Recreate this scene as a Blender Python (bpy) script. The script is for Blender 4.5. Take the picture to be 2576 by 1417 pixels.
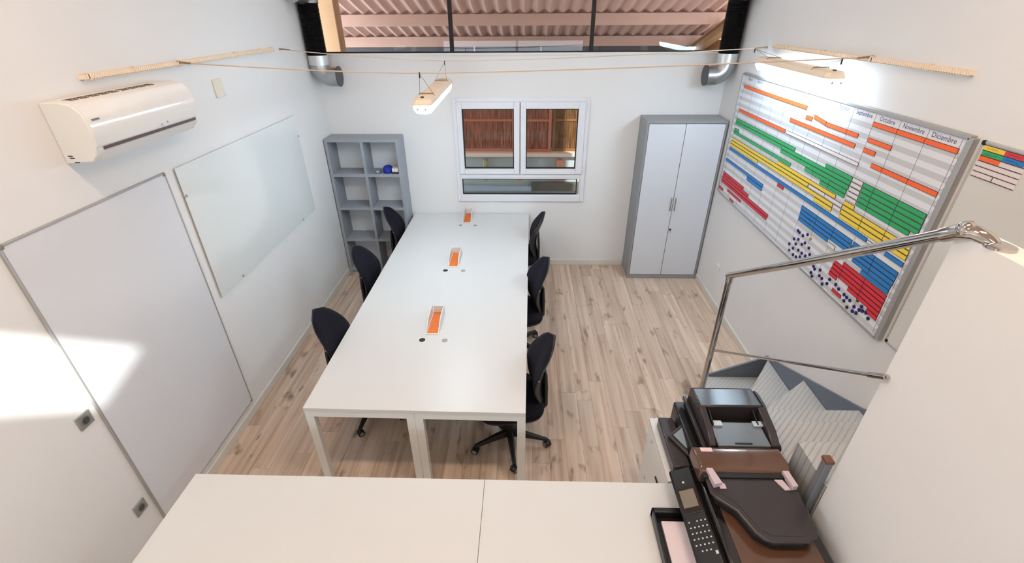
import bpy, bmesh, math, random
from mathutils import Vector, Matrix, Euler
random.seed(7)
for o in list(bpy.data.objects): bpy.data.objects.remove(o)
SC = bpy.context.scene
COL = SC.collection
PI = math.pi
R = math.radians

def lin(c):
    return tuple(((x/255)/12.92 if x/255 <= .04045 else ((x/255+.055)/1.055)**2.4) for x in c)

# ------------------------------------------------------------------ camera
cam_d = bpy.data.cameras.new('camera'); cam = bpy.data.objects.new('camera', cam_d); COL.objects.link(cam)
F_PX, PITCH, YAW, ROLL = 1173.28, R(30.08), R(-1.777), R(-0.398)
cam_d.sensor_fit = 'HORIZONTAL'; cam_d.sensor_width = 36.0; cam_d.lens = 36.0*F_PX/2576
cam_d.clip_start = .02
fwd = Vector((math.sin(YAW)*math.cos(PITCH), math.cos(YAW)*math.cos(PITCH), -math.sin(PITCH)))
rt = Vector((math.cos(YAW), -math.sin(YAW), 0)); up = rt.cross(fwd)
rt2 = rt*math.cos(ROLL)+up*math.sin(ROLL); up2 = -rt*math.sin(ROLL)+up*math.cos(ROLL)
M = Matrix((rt2, up2, -fwd)).transposed().to_4x4(); M.translation = (0, 0, 3.0)
cam.matrix_world = M
SC.camera = cam

# ------------------------------------------------------------------ world, sun, exposure
w = bpy.data.worlds.new('world'); SC.world = w; w.use_nodes = True
bg = w.node_tree.nodes['Background']; bg.inputs[0].default_value = (.80, .90, 1.0, 1); bg.inputs[1].default_value = 5.2
SUN_K = 1.092
sd = Vector((-1, SUN_K, -.908*SUN_K)).normalized()
sl = bpy.data.lights.new('sun', 'SUN'); sl.energy = 9; sl.angle = R(1.2); sl.color = (1.0, .985, .96)
so = bpy.data.objects.new('sun', sl); COL.objects.link(so); so.rotation_euler = sd.to_track_quat('-Z', 'Y').to_euler(); so.location = (3, -3, 8)
vs = SC.view_settings; vs.view_transform = 'Standard'; vs.look = 'None'; vs.gamma = 1; vs.exposure = 0.1; vs.use_curve_mapping = False
CEIL_FILL_W = 37      # added warm fill lamps under the ceiling, watt each
REAR_W = 8      # cool fill light at the added rear window
SHEET_FILL_W = 7       # fill light under each added roof sheet
PEND_E = 32       # pendant diffuser emission

# ------------------------------------------------------------------ materials
MATS = {}
def mat(name, col, rough=.5, metal=0., var=.04, scale=8., bump=0., bscale=60., coat=0., spec=.5, srgb=True, emit=None, es=0.):
    if name in MATS: return MATS[name]
    m = bpy.data.materials.new(name); m.use_nodes = True; nt = m.node_tree; b = nt.nodes['Principled BSDF']
    c = lin(col) if srgb else col
    tc = nt.nodes.new('ShaderNodeTexCoord'); nz = nt.nodes.new('ShaderNodeTexNoise'); nz.inputs['Scale'].default_value = scale; nz.inputs['Detail'].default_value = 3
    nt.links.new(tc.outputs['Object'], nz.inputs['Vector'])
    mx = nt.nodes.new('ShaderNodeMix'); mx.data_type = 'RGBA'
    mx.inputs[6].default_value = (*[x*(1-var) for x in c], 1); mx.inputs[7].default_value = (*[min(1, x*(1+var)) for x in c], 1)
    nt.links.new(nz.outputs['Fac'], mx.inputs[0]); nt.links.new(mx.outputs[2], b.inputs['Base Color'])
    b.inputs['Roughness'].default_value = rough; b.inputs['Metallic'].default_value = metal
    b.inputs['Coat Weight'].default_value = coat; b.inputs['Coat Roughness'].default_value = .08
    b.inputs['Specular IOR Level'].default_value = spec
    if bump:
        n2 = nt.nodes.new('ShaderNodeTexNoise'); n2.inputs['Scale'].default_value = bscale; n2.inputs['Detail'].default_value = 4
        nt.links.new(tc.outputs['Object'], n2.inputs['Vector'])
        bp = nt.nodes.new('ShaderNodeBump'); bp.inputs['Strength'].default_value = bump; bp.inputs['Distance'].default_value = .01
        nt.links.new(n2.outputs['Fac'], bp.inputs['Height']); nt.links.new(bp.outputs['Normal'], b.inputs['Normal'])
    if emit:
        b.inputs['Emission Color'].default_value = (*emit, 1); b.inputs['Emission Strength'].default_value = es
    MATS[name] = m
    return m

def glass_mat(name, tint=(1, 1, 1), ior=1.5, rough=0.):
    m = bpy.data.materials.new(name); m.use_nodes = True; nt = m.node_tree
    for n in list(nt.nodes):
        if n.type != 'OUTPUT_MATERIAL': nt.nodes.remove(n)
    out = [n for n in nt.nodes if n.type == 'OUTPUT_MATERIAL'][0]
    tr = nt.nodes.new('ShaderNodeBsdfTransparent'); tr.inputs[0].default_value = (*tint, 1)
    gl = nt.nodes.new('ShaderNodeBsdfGlossy'); gl.inputs['Roughness'].default_value = rough
    fr = nt.nodes.new('ShaderNodeFresnel'); fr.inputs[0].default_value = ior
    mx = nt.nodes.new('ShaderNodeMixShader')
    ge = nt.nodes.new('ShaderNodeNewGeometry'); iv = nt.nodes.new('ShaderNodeMath'); iv.operation = 'SUBTRACT'; iv.inputs[0].default_value = 1; nt.links.new(ge.outputs['Backfacing'], iv.inputs[1])
    mu = nt.nodes.new('ShaderNodeMath'); mu.operation = 'MULTIPLY'; nt.links.new(fr.outputs[0], mu.inputs[0]); nt.links.new(iv.outputs[0], mu.inputs[1])
    nt.links.new(mu.outputs[0], mx.inputs[0]); nt.links.new(tr.outputs[0], mx.inputs[1]); nt.links.new(gl.outputs[0], mx.inputs[2])
    nt.links.new(mx.outputs[0], out.inputs[0]); MATS[name] = m
    return m

def plank_mat():
    m = bpy.data.materials.new('oak_laminate'); m.use_nodes = True; nt = m.node_tree; b = nt.nodes['Principled BSDF']; L = nt.links.new
    tc = nt.nodes.new('ShaderNodeTexCoord'); oi = nt.nodes.new('ShaderNodeObjectInfo')
    mul = nt.nodes.new('ShaderNodeMath'); mul.operation = 'MULTIPLY'; mul.inputs[1].default_value = 57.0; L(oi.outputs['Random'], mul.inputs[0])
    cmb = nt.nodes.new('ShaderNodeCombineXYZ'); L(mul.outputs[0], cmb.inputs[0]); L(mul.outputs[0], cmb.inputs[2]); L(mul.outputs[0], cmb.inputs[1])
    add = nt.nodes.new('ShaderNodeVectorMath'); add.operation = 'ADD'; L(tc.outputs['Object'], add.inputs[0]); L(cmb.outputs[0], add.inputs[1])
    mp = nt.nodes.new('ShaderNodeMapping'); mp.inputs['Scale'].default_value = (13, .55, 1); L(add.outputs[0], mp.inputs[0])
    n1 = nt.nodes.new('ShaderNodeTexNoise'); n1.inputs['Scale'].default_value = 1.6; n1.inputs['Detail'].default_value = 5; n1.inputs['Distortion'].default_value = .35; L(mp.outputs[0], n1.inputs['Vector'])
    r1 = nt.nodes.new('ShaderNodeValToRGB'); e = r1.color_ramp.elements
    e[0].position = .25; e[0].color = (*lin((160, 132, 112)), 1); e[1].position = .75; e[1].color = (*lin((208, 190, 172)), 1)
    k = e.new(.5); k.color = (*lin((190, 168, 148)), 1); L(n1.outputs['Fac'], r1.inputs[0])
    # knots and cracks
    mp2 = nt.nodes.new('ShaderNodeMapping'); mp2.inputs['Scale'].default_value = (9, 4.0, 1); L(add.outputs[0], mp2.inputs[0])
    n2 = nt.nodes.new('ShaderNodeTexNoise'); n2.inputs['Scale'].default_value = 1.0; n2.inputs['Detail'].default_value = 2.5; n2.inputs['Roughness'].default_value = .55; n2.inputs['Distortion'].default_value = .3; L(mp2.outputs[0], n2.inputs['Vector'])
    r2 = nt.nodes.new('ShaderNodeValToRGB'); r2.color_ramp.elements[0].position = .60; r2.color_ramp.elements[0].color = (0, 0, 0, 1); r2.color_ramp.elements[1].position = .77; r2.color_ramp.elements[1].color = (1, 1, 1, 1); L(n2.outputs['Fac'], r2.inputs[0])
    mx = nt.nodes.new('ShaderNodeMix'); mx.data_type = 'RGBA'; L(r2.outputs[0], mx.inputs[0]); L(r1.outputs[0], mx.inputs[6]); mx.inputs[7].default_value = (*lin((98, 77, 62)), 1)
    hs = nt.nodes.new('ShaderNodeHueSaturation'); L(mx.outputs[2], hs.inputs['Color'])
    mr = nt.nodes.new('ShaderNodeMapRange'); mr.inputs[3].default_value = .96; mr.inputs[4].default_value = 1.18; L(oi.outputs['Random'], mr.inputs[0]); L(mr.outputs[0], hs.inputs['Value'])
    hs.inputs['Saturation'].default_value = .95
    L(hs.outputs[0], b.inputs['Base Color']); b.inputs['Roughness'].default_value = .42
    bp = nt.nodes.new('ShaderNodeBump'); bp.inputs['Strength'].default_value = .12; bp.inputs['Distance'].default_value = .004; L(n1.outputs['Fac'], bp.inputs['Height']); L(bp.outputs[0], b.inputs['Normal'])
    MATS['oak'] = m; return m

def tread_mat():
    # five-bar style chequer plate: raised lozenges in alternating directions
    m = bpy.data.materials.new('chequer_plate'); m.use_nodes = True; nt = m.node_tree; b = nt.nodes['Principled BSDF']; L = nt.links.new
    tc = nt.nodes.new('ShaderNodeTexCoord')
    def lozenge(angle, off):
        mp = nt.nodes.new('ShaderNodeMapping'); mp.inputs['Rotation'].default_value = (0, 0, angle); mp.inputs['Scale'].default_value = (1, 1, 1); mp.inputs['Location'].default_value = off; L(tc.outputs['Object'], mp.inputs[0])
        sx = nt.nodes.new('ShaderNodeSeparateXYZ'); L(mp.outputs[0], sx.inputs[0])
        def tri(sock, per):
            d = nt.nodes.new('ShaderNodeMath'); d.operation = 'PINGPONG'; d.inputs[1].default_value = per/2; L(sock, d.inputs[0]); return d
        a = tri(sx.outputs[0], .028); c = tri(sx.outputs[1], .028)
        sa = nt.nodes.new('ShaderNodeMath'); sa.operation = 'MULTIPLY'; sa.inputs[1].default_value = .72; L(a.outputs[0], sa.inputs[0])
        s = nt.nodes.new('ShaderNodeMath'); s.operation = 'ADD'; L(sa.outputs[0], s.inputs[0]); L(c.outputs[0], s.inputs[1])
        r = nt.nodes.new('ShaderNodeMapRange'); r.inputs[1].default_value = .0028; r.inputs[2].default_value = .0055; r.inputs[3].default_value = 1; r.inputs[4].default_value = 0; L(s.outputs[0], r.inputs[0])
        return r
    a = lozenge(R(45), (0, 0, 0)); c = lozenge(R(-45), (.014, .0, 0))
    mxm = nt.nodes.new('ShaderNodeMath'); mxm.operation = 'MAXIMUM'; L(a.outputs[0], mxm.inputs[0]); L(c.outputs[0], mxm.inputs[1])
    mx = nt.nodes.new('ShaderNodeMix'); mx.data_type = 'RGBA'; mx.inputs[6].default_value = (*lin((190, 190, 188)), 1); mx.inputs[7].default_value = (*lin((172, 168, 166)), 1); L(mxm.outputs[0], mx.inputs[0]); L(mx.outputs[2], b.inputs['Base Color'])
    b.inputs['Metallic'].default_value = .25; b.inputs['Roughness'].default_value = .45
    bp = nt.nodes.new('ShaderNodeBump'); bp.inputs['Strength'].default_value = .7; bp.inputs['Distance'].default_value = .004; L(mxm.outputs[0], bp.inputs['Height']); L(bp.outputs[0], b.inputs['Normal'])
    MATS['tread'] = m; return m

def planner_mat():
    # white lacquered steel with printed pale grey row bands
    m = bpy.data.materials.new('planner_print'); m.use_nodes = True; nt = m.node_tree; b = nt.nodes['Principled BSDF']; L = nt.links.new
    tc = nt.nodes.new('ShaderNodeTexCoord'); sx = nt.nodes.new('ShaderNodeSeparateXYZ'); L(tc.outputs['Object'], sx.inputs[0])
    a = nt.nodes.new('ShaderNodeMath'); a.operation = 'ADD'; a.inputs[1].default_value = -1.169+.0322*100; L(sx.outputs[2], a.inputs[0])
    d = nt.nodes.new('ShaderNodeMath'); d.operation = 'PINGPONG'; d.inputs[1].default_value = .0322; L(a.outputs[0], d.inputs[0])
    g = nt.nodes.new('ShaderNodeMath'); g.operation = 'GREATER_THAN'; g.inputs[1].default_value = .0161; L(d.outputs[0], g.inputs[0])
    l = nt.nodes.new('ShaderNodeMath'); l.operation = 'LESS_THAN'; l.inputs[1].default_value = 1.17; L(sx.outputs[2], l.inputs[0])
    gg = nt.nodes.new('ShaderNodeMath'); gg.operation = 'MULTIPLY'; L(g.outputs[0], gg.inputs[0]); L(l.outputs[0], gg.inputs[1])
    mx = nt.nodes.new('ShaderNodeMix'); mx.data_type = 'RGBA'; mx.inputs[6].default_value = (*lin((226, 228, 234)), 1); mx.inputs[7].default_value = (*lin((200, 201, 204)), 1)
    L(gg.outputs[0], mx.inputs[0]); L(mx.outputs[2], b.inputs['Base Color']); b.inputs['Roughness'].default_value = .22
    MATS['planner'] = m; return m

def reed_mat(name, c0, c1):
    m = bpy.data.materials.new(name); m.use_nodes = True; nt = m.node_tree; b = nt.nodes['Principled BSDF']; L = nt.links.new
    tc = nt.nodes.new('ShaderNodeTexCoord'); mp = nt.nodes.new('ShaderNodeMapping'); mp.inputs['Scale'].default_value = (70, 70, 5); L(tc.outputs['Object'], mp.inputs[0])
    n = nt.nodes.new('ShaderNodeTexNoise'); n.inputs['Scale'].default_value = 1; n.inputs['Detail'].default_value = 3; L(mp.outputs[0], n.inputs['Vector'])
    r = nt.nodes.new('ShaderNodeValToRGB'); r.color_ramp.elements[0].position = .3; r.color_ramp.elements[0].color = (*lin(c0), 1); r.color_ramp.elements[1].position = .7; r.color_ramp.elements[1].color = (*lin(c1), 1)
    L(n.outputs['Fac'], r.inputs[0]); L(r.outputs[0], b.inputs['Base Color']); b.inputs['Roughness'].default_value = .8
    MATS[name] = m; return m

WALL = mat('wall_paint', (226, 226, 226), .75, var=.012, scale=3, bump=.05, bscale=180)
CEILM = mat('ceiling_paint', (232, 205, 182), .85, var=.03)
OAK = plank_mat(); TREAD = tread_mat(); PLAN = planner_mat()
SKIRT = mat('skirting_white', (214, 211, 203), .5)
WHITE = mat('white_lacquer', (228, 228, 225), .38, var=.01)
DESKW = mat('desk_white', (209, 210, 209), .36, var=.01)
STEELW = mat('white_powdercoat', (222, 224, 222), .4, var=.01)
PVC = mat('white_pvc', (222, 224, 230), .35, var=.01)
ALU = mat('anodised_aluminium', (176, 176, 176), .4, .5, var=.04)
CHROME = mat('polished_steel', (196, 192, 188), .09, 1., var=.02)
BLKPL = mat('black_plastic', (20, 20, 23), .4, var=.1)
FABRIC = mat('navy_mesh_fabric', (15, 15, 27), .9, var=.2, scale=40, bump=.15, bscale=900, spec=.25)
SHELLP = mat('charcoal_shell_plastic', (28, 32, 36), .45, var=.08)
GREYLAM = mat('grey_laminate', (148, 154, 162), .5, var=.03)
GREYCAB = mat('grey_cabinet_steel', (140, 142, 145), .45, var=.02)
CABDOOR = mat('pale_cabinet_door', (205, 209, 216), .42, var=.01)
GASKET = mat('black_gasket', (28, 32, 34), .6)
BLACK = mat('matte_black', (14, 14, 16), .6)
SLATE = mat('slate_painted_steel', (104, 114, 128), .42, var=.04)
GALV = mat('galvanised_duct', (172, 175, 178), .32, .9, var=.12, scale=14)
FLEX = mat('black_flex_duct', (10, 10, 14), .5, var=.2)
CREAM = mat('cream_plastic', (244, 226, 204), .45, var=.01)
ORANGE = mat('orange_tray', (222, 116, 40), .6, var=.15, scale=30)
PRN = mat('printer_black', (22, 20, 21), .3, var=.15)
PRNG = mat('printer_gloss', (26, 20, 19), .12, var=.1, coat=.6)
PRNM = mat('printer_grey_top', (54, 49, 51), .24, var=.06)
PRNT = mat('printer_tray_grey', (104, 112, 120), .3, var=.05)
GUIDE = mat('paper_guide_plastic', (196, 178, 184), .4, var=.03)
PAPER = mat('paper', (228, 214, 220), .8, var=.01)
SCREEN = mat('lcd_panel', (120, 134, 142), .12, var=.05)
SCREEN2 = mat('lcd_panel_olive', (124, 116, 104), .15, var=.05)
HALLPINK = mat('fibre_cement_roof', (205, 166, 150), .85, var=.08, scale=5)
TAN = mat('tan_painted_steel', (190, 152, 112), .6, var=.06)
HALLDARK = mat('hall_dark_wall', (84, 82, 88), .7, var=.1)
HALLGREY = mat('hall_grey_panel', (160, 166, 164), .7, var=.05)
HALLFLOOR = mat('hall_concrete', (140, 140, 140), .8, var=.1)
LEDGE = mat('pale_ledge', (214, 186, 168), .7, var=.04)
REED = reed_mat('reed_red_brown', (92, 46, 30), (176, 104, 74))
REED2 = reed_mat('reed_dark_gold', (64, 38, 14), (134, 88, 34))
GLASS = glass_mat('clear_glass', (.94, .96, .95))
GLASSDK = glass_mat('upper_glass', (.93, .92, .91), 1.55)
GLBOARD = mat('back_painted_glass', (220, 224, 223), .08, var=.01, coat=.5)
WBOARD = mat('whiteboard_enamel', (216, 218, 223), .14, var=.01)
SOCK = mat('socket_grey', (150, 152, 150), .35, .35, var=.04)
BEIGE = mat('beige_cover_plate', (222, 216, 200), .5, var=.02)
NAVY = mat('navy_magnet', (16, 14, 96), .35, var=.05)
INK = mat('print_ink_blue', (66, 70, 120), .6)
LINE = mat('printed_line_grey', (120, 124, 132), .6)
DKLINE = mat('strip_edge_dark', (70, 52, 50), .6)
DIFF = mat('lamp_diffuser', (240, 245, 250), .3, emit=(.64, .84, 1.0), es=PEND_E)
STRIPC = dict(orange=mat('strip_orange', (245, 104, 44), .5, var=.03), green=mat('strip_green', (44, 168, 98), .5, var=.08), yellow=mat('strip_yellow', (238, 206, 62), .5, var=.04),
              blue=mat('strip_blue', (30, 122, 196), .5, var=.06), red=mat('strip_red', (212, 42, 60), .5, var=.06), white=mat('strip_white', (226, 220, 220), .5, var=.01))

# ------------------------------------------------------------------ mesh builder
FR = {}
class MB:
    def __init__(s): s.v = []; s.f = []; s.m = []
    def add(s, vs_, fs, mi=0):
        n = len(s.v); s.v += [Vector(p) for p in vs_]; s.f += [tuple(i+n for i in f) for f in fs]; s.m += [mi]*len(fs); return s
    def box(s, x0, x1, y0, y1, z0, z1, mi=0):
        return s.add([(x0,y0,z0),(x1,y0,z0),(x1,y1,z0),(x0,y1,z0),(x0,y0,z1),(x1,y0,z1),(x1,y1,z1),(x0,y1,z1)],
                     [(0,3,2,1),(4,5,6,7),(0,1,5,4),(1,2,6,5),(2,3,7,6),(3,0,4,7)], mi)
    def prism(s, poly, ext, mi=0):
        n = len(poly); e = Vector(ext); p = [Vector(q) for q in poly]
        return s.add(p+[q+e for q in p], [tuple(range(n))[::-1], tuple(range(n, 2*n))]+[(i, (i+1) % n, n+(i+1) % n, n+i) for i in range(n)], mi)
    def tube(s, pts, r, n=10, mi=0, cap=True):
        pts = [Vector(p) for p in pts]; rs = r if isinstance(r, (list, tuple)) else [r]*len(pts); rings = []
        t0 = (pts[1]-pts[0]).normalized(); a = Vector((0, 0, 1)) if abs(t0.z) < .9 else Vector((1, 0, 0)); u = t0.cross(a).normalized()
        for i, p in enumerate(pts):
            t = (pts[min(i+1, len(pts)-1)]-pts[max(i-1, 0)]).normalized()
            u = (u-t*u.dot(t)).normalized(); w_ = t.cross(u)
            rings.append([p+(u*math.cos(2*PI*k/n)+w_*math.sin(2*PI*k/n))*rs[i] for k in range(n)])
        return s.rings(rings, mi, cap)
    def rings(s, rings, mi=0, cap=True):
        n = len(rings[0]); vs_ = [q for rg in rings for q in rg]; fs = []
        for i in range(len(rings)-1):
            for k in range(n): fs.append((i*n+k, i*n+(k+1) % n, (i+1)*n+(k+1) % n, (i+1)*n+k))
        if cap: fs += [tuple(range(n))[::-1], tuple(range((len(rings)-1)*n, len(rings)*n))]
        return s.add(vs_, fs, mi)
    def cyl(s, p0, p1, r, n=16, mi=0, r1=None): return s.tube([p0, p1], [r, r if r1 is None else r1], n, mi)
    def disc(s, c, axis, r, h, n=20, mi=0):
        a = Vector(axis).normalized(); c = Vector(c); return s.tube([c, c+a*h], r, n, mi)
    def ell(s, c, rx, ry, rz, nu=14, nv=8, mi=0):
        c = Vector(c); rg = []
        for j in range(1, nv):
            ph = PI*j/nv; rg.append([c+Vector((rx*math.sin(ph)*math.cos(2*PI*k/nu), ry*math.sin(ph)*math.sin(2*PI*k/nu), rz*math.cos(ph))) for k in range(nu)])
        return s.rings(rg, mi)
    def build(s, name, mats, parent=None, smooth=False, bevel=0., local=False, kind=None, ang=35):
        me = bpy.data.meshes.new(name)
        if parent is not None and not local:
            inv = FR[parent.name].inverted(); vv = [inv @ p for p in s.v]
        else: vv = s.v
        me.from_pydata([tuple(p) for p in vv], [], s.f)
        mats = mats if isinstance(mats, (list, tuple)) else [mats]
        for m in mats: me.materials.append(m)
        me.polygons.foreach_set('material_index', s.m)
        b = bmesh.new(); b.from_mesh(me); bmesh.ops.recalc_face_normals(b, faces=b.faces); b.to_mesh(me); b.free()
        if smooth: me.shade_smooth(); me.set_sharp_from_angle(angle=R(ang))
        o = bpy.data.objects.new(name, me); COL.objects.link(o)
        if parent is not None: o.parent = parent; FR[o.name] = FR[parent.name]
        else: FR[o.name] = Matrix()
        if bevel:
            md = o.modifiers.new('bevel', 'BEVEL'); md.width = bevel; md.segments = 2; md.limit_method = 'ANGLE'; md.angle_limit = R(40)
            if not smooth: me.shade_smooth(); me.set_sharp_from_angle(angle=R(40))
        if kind: o['kind'] = kind
        return o
def B(x0, x1, y0, y1, z0, z1): return MB().box(x0, x1, y0, y1, z0, z1)
def tag(o, label, cat, group=None):
    o['label'] = label; o['category'] = cat
    if group: o['group'] = group
    return o
def thing(name, label, cat, loc=(0, 0, 0), rz=0., group=None):
    o = bpy.data.objects.new(name, None); COL.objects.link(o); o.empty_display_size = .1
    o.location = loc; o.rotation_euler = (0, 0, rz); FR[o.name] = Matrix.Translation(loc) @ Matrix.Rotation(rz, 4, 'Z')
    return tag(o, label, cat, group)
def place(o, loc, rz=0.):
    o.location = loc; o.rotation_euler = (0, 0, rz)
def copy_tree(o, parent=None):
    c = o.copy(); COL.objects.link(c)
    if parent is not None: c.parent = parent
    FR[c.name] = FR[o.name]
    for ch in o.children: copy_tree(ch, c)
    return c
def struct(o): o['kind'] = 'structure'; return o
def arc(c, r, a0, a1, n, ax, ay):
    c = Vector(c); ax = Vector(ax); ay = Vector(ay)
    return [c+(ax*math.cos(a0+(a1-a0)*i/n)+ay*math.sin(a0+(a1-a0)*i/n))*r for i in range(n+1)]
_tc = {}
def text_mesh(txt, size):
    cu = bpy.data.curves.new('t', 'FONT'); cu.body = txt; cu.size = size; cu.align_x = 'CENTER'; cu.align_y = 'CENTER'; cu.resolution_u = 2
    o = bpy.data.objects.new('t', cu); COL.objects.link(o)
    me = o.evaluated_get(bpy.context.evaluated_depsgraph_get()).to_mesh()
    vs_ = [v.co.copy() for v in me.vertices]; fs = [tuple(p.vertices) for p in me.polygons]
    bpy.data.objects.remove(o); bpy.data.curves.remove(cu)
    return vs_, fs

def ring(mb, x0, x1, z0, z1, t, y0, y1, tb=None, tt=None):
    tb = t if tb is None else tb; tt = t if tt is None else tt
    mb.box(x0, x0+t, y0, y1, z0, z1).box(x1-t, x1, y0, y1, z0, z1).box(x0+t, x1-t, y0, y1, z0, z0+tb).box(x0+t, x1-t, y0, y1, z1-tt, z1)
    return mb

# ------------------------------------------------------------------ room shell
XL, XR, YB, YR = -2.33, 2.21, 5.66, -2.0
def zc(y): return 4.77-.298*(y-1.5) if y > 1.5 else 4.77+.31*(y-1.5)
fl = struct(B(XL-.15, XR+.15, YR-.15, YB+.15, -.15, -.012).build('floor', mat('floor_screed', (150, 140, 130), .9)))
PW = .13353
ncol = 34
for c in range(ncol):
    x0 = XL+c*PW; y = YR-random.uniform(0, 1.28)
    while y < YB:
        a, b_ = max(y, YR), min(y+1.285, YB); y += 1.285
        if b_-a < .02: continue
        g = .0006
        MB().box(x0+g, min(x0+PW, XR)-g, a+g, b_-g, -.012, 0).build('plank', OAK, fl)
def yz_poly(x): return [(x, YR, 0), (x, YB, 0), (x, YB, zc(YB)), (x, 1.5, zc(1.5)), (x, YR, zc(YR))]
struct(MB().prism(yz_poly(XL), (-.15, 0, 0)).build('wall_left', WALL))
struct(MB().prism(yz_poly(XR), (.15, 0, 0)).build('wall_right', WALL))
RW = (-2.2, 1.5, 1.75, 2.4)
struct(MB().box(XL, RW[0], YR-.15, YR, 0, zc(YR)).box(RW[1], XR, YR-.15, YR, 0, zc(YR)).box(RW[0], RW[1], YR-.15, YR, 0, RW[2]).box(RW[0], RW[1], YR-.15, YR, RW[3], zc(YR)).build('wall_rear', WALL))
WX0, WX1, WZ0, WZ1, GZ = -.83, .71, .925, 2.135, 2.588
wb = MB().box(XL, WX0, YB, YB+.15, 0, GZ).box(WX1, XR, YB, YB+.15, 0, GZ).box(WX0, WX1, YB, YB+.15, 0, WZ0).box(WX0, WX1, YB, YB+.15, WZ1, GZ)
struct(wb.build('wall_back', WALL))
# ceiling: two slopes, skylight opening in the rear one
SKX0, SKX1, SKY0, SKY1 = -.75, .57, -1.36, -.884
ce = MB()
def slope(x0, x1, y0, y1): ce.prism([(x0, y0, zc(y0)), (x1, y0, zc(y0)), (x1, y1, zc(y1)), (x0, y1, zc(y1))], (0, 0, .12))
slope(XL-.15, XR+.15, 1.5, YB+.15)
slope(XL-.15, XR+.15, SKY1, 1.5); slope(XL-.15, XR+.15, YR-.15, SKY0); slope(XL-.15, SKX0, SKY0, SKY1); slope(SKX1, XR+.15, SKY0, SKY1)
struct(ce.build('ceiling', CEILM))
sk = struct(MB().prism([(SKX0, SKY0, zc(SKY0)+.1), (SKX1, SKY0, zc(SKY0)+.1), (SKX1, SKY1, zc(SKY1)+.1), (SKX0, SKY1, zc(SKY1)+.1)], (0, 0, .006)).build('window_3', GLASS))
# skirting
struct(B(XL, XL+.014, YR, 5.365, 0, .075).build('baseboard_left', SKIRT, bevel=.003))
struct(B(XR-.014, XR, 3.42, 5.285, 0, .075).build('baseboard_right', SKIRT, bevel=.003))
struct(B(-1.46, 1.318, YB-.014, YB, 0, .075).build('baseboard_back', SKIRT, bevel=.003))
struct(B(XL, XR, YB-.012, YB+.16, GZ, GZ+.022).build('trim_1', WALL, bevel=.003))

w4 = struct(ring(MB(), RW[0], RW[1], RW[2], RW[3], .05, YR-.12, YR-.04).build('window_rear_added', PVC, bevel=.004))  # unseen rear window, added for cool fill light on camera-facing surfaces
B(RW[0]+.05, RW[1]-.05, YR-.084, YR-.078, RW[2]+.05, RW[3]-.05).build('pane', GLASS, w4); B(-.28, -.22, YR-.12, YR-.04, RW[2]+.05, RW[3]-.05).build('mullion', PVC, w4)
ld = bpy.data.lights.new('rear_fill', 'AREA'); ld.shape = 'RECTANGLE'; ld.size = RW[1]-RW[0]-.1; ld.size_y = RW[3]-RW[2]-.1; ld.energy = REAR_W; ld.color = (.80, .92, 1.0)
lo = bpy.data.objects.new('rear_fill', ld); COL.objects.link(lo); lo.location = ((RW[0]+RW[1])/2, YR-.02, (RW[2]+RW[3])/2); lo.rotation_euler = (R(90), 0, 0)
# upper glazing: three panes, two dark mullions
wu = struct(MB().box(XL, XR, YB+.03, YB+.08, GZ+.022, GZ+.034).build('window_2', GASKET))
for x in (-.82, .706): B(x-.019, x+.019, YB+.025, YB+.085, GZ+.034, zc(YB)).build('mullion', BLACK, wu)
for a, b_ in ((XL, -.839), (-.801, .687), (.725, XR)): B(a, b_, YB+.05, YB+.058, GZ+.034, zc(YB)-.01).build('pane', GLASSDK, wu)
# lower window
wn = MB()
ring(wn, -.85, .73, .908, 2.155, .045, YB-.022, YB+.08, .075, .05)
wn.box(-.805, .685, YB-.016, YB+.08, 1.218, 1.262)
w1 = struct(wn.build('window_1', PVC, bevel=.004))
for x0, x1, px0, px1 in ((-.806, -.071, -.745, -.14), (-.066, .686, .003, .607)):
    s = MB(); z0, z1, y0, y1 = 1.264, 2.105, YB-.034, YB+.05
    s.box(x0, px0, y0, y1, z0, z1).box(px1, x1, y0, y1, z0, z1).box(px0, px1, y0, y1, z0, 1.328).box(px0, px1, y0, y1, 2.03, z1)
    sash = s.build('sash', PVC, w1, bevel=.005)
    ring(MB(), px0, px1, 1.328, 2.03, .011, YB-.004, YB+.03).build('gasket', GASKET, sash)
    B(px0+.011, px1-.011, YB+.008, YB+.014, 1.339, 2.019).build('pane', GLASS, sash)
ring(MB(), -.79, .643, .995, 1.203, .011, YB-.004, YB+.03).build('gasket', GASKET, w1)
ring(MB(), -.806, .686, .98, 1.22, .018, YB-.012, YB+.05).build('glazing_bead', PVC, w1)
B(-.779, .632, YB+.008, YB+.014, 1.006, 1.192).build('pane', GLASS, w1)
for x, z in ((.69, 2.06), (.69, 1.33), (-.81, 2.06), (-.81, 1.33)): B(x-.006, x+.006, YB-.044, YB-.03, z-.03, z+.03).build('hinge', PVC, w1, bevel=.002)
B(-.0695, -.0655, YB-.036, YB-.03, 1.285, 2.09).build('sash_gap', GASKET, w1)

# stair side wall
struct(B(1.4, 1.5, -1.2, 1.423, 0, 2.372).build('wall_stair', WALL))

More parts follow.
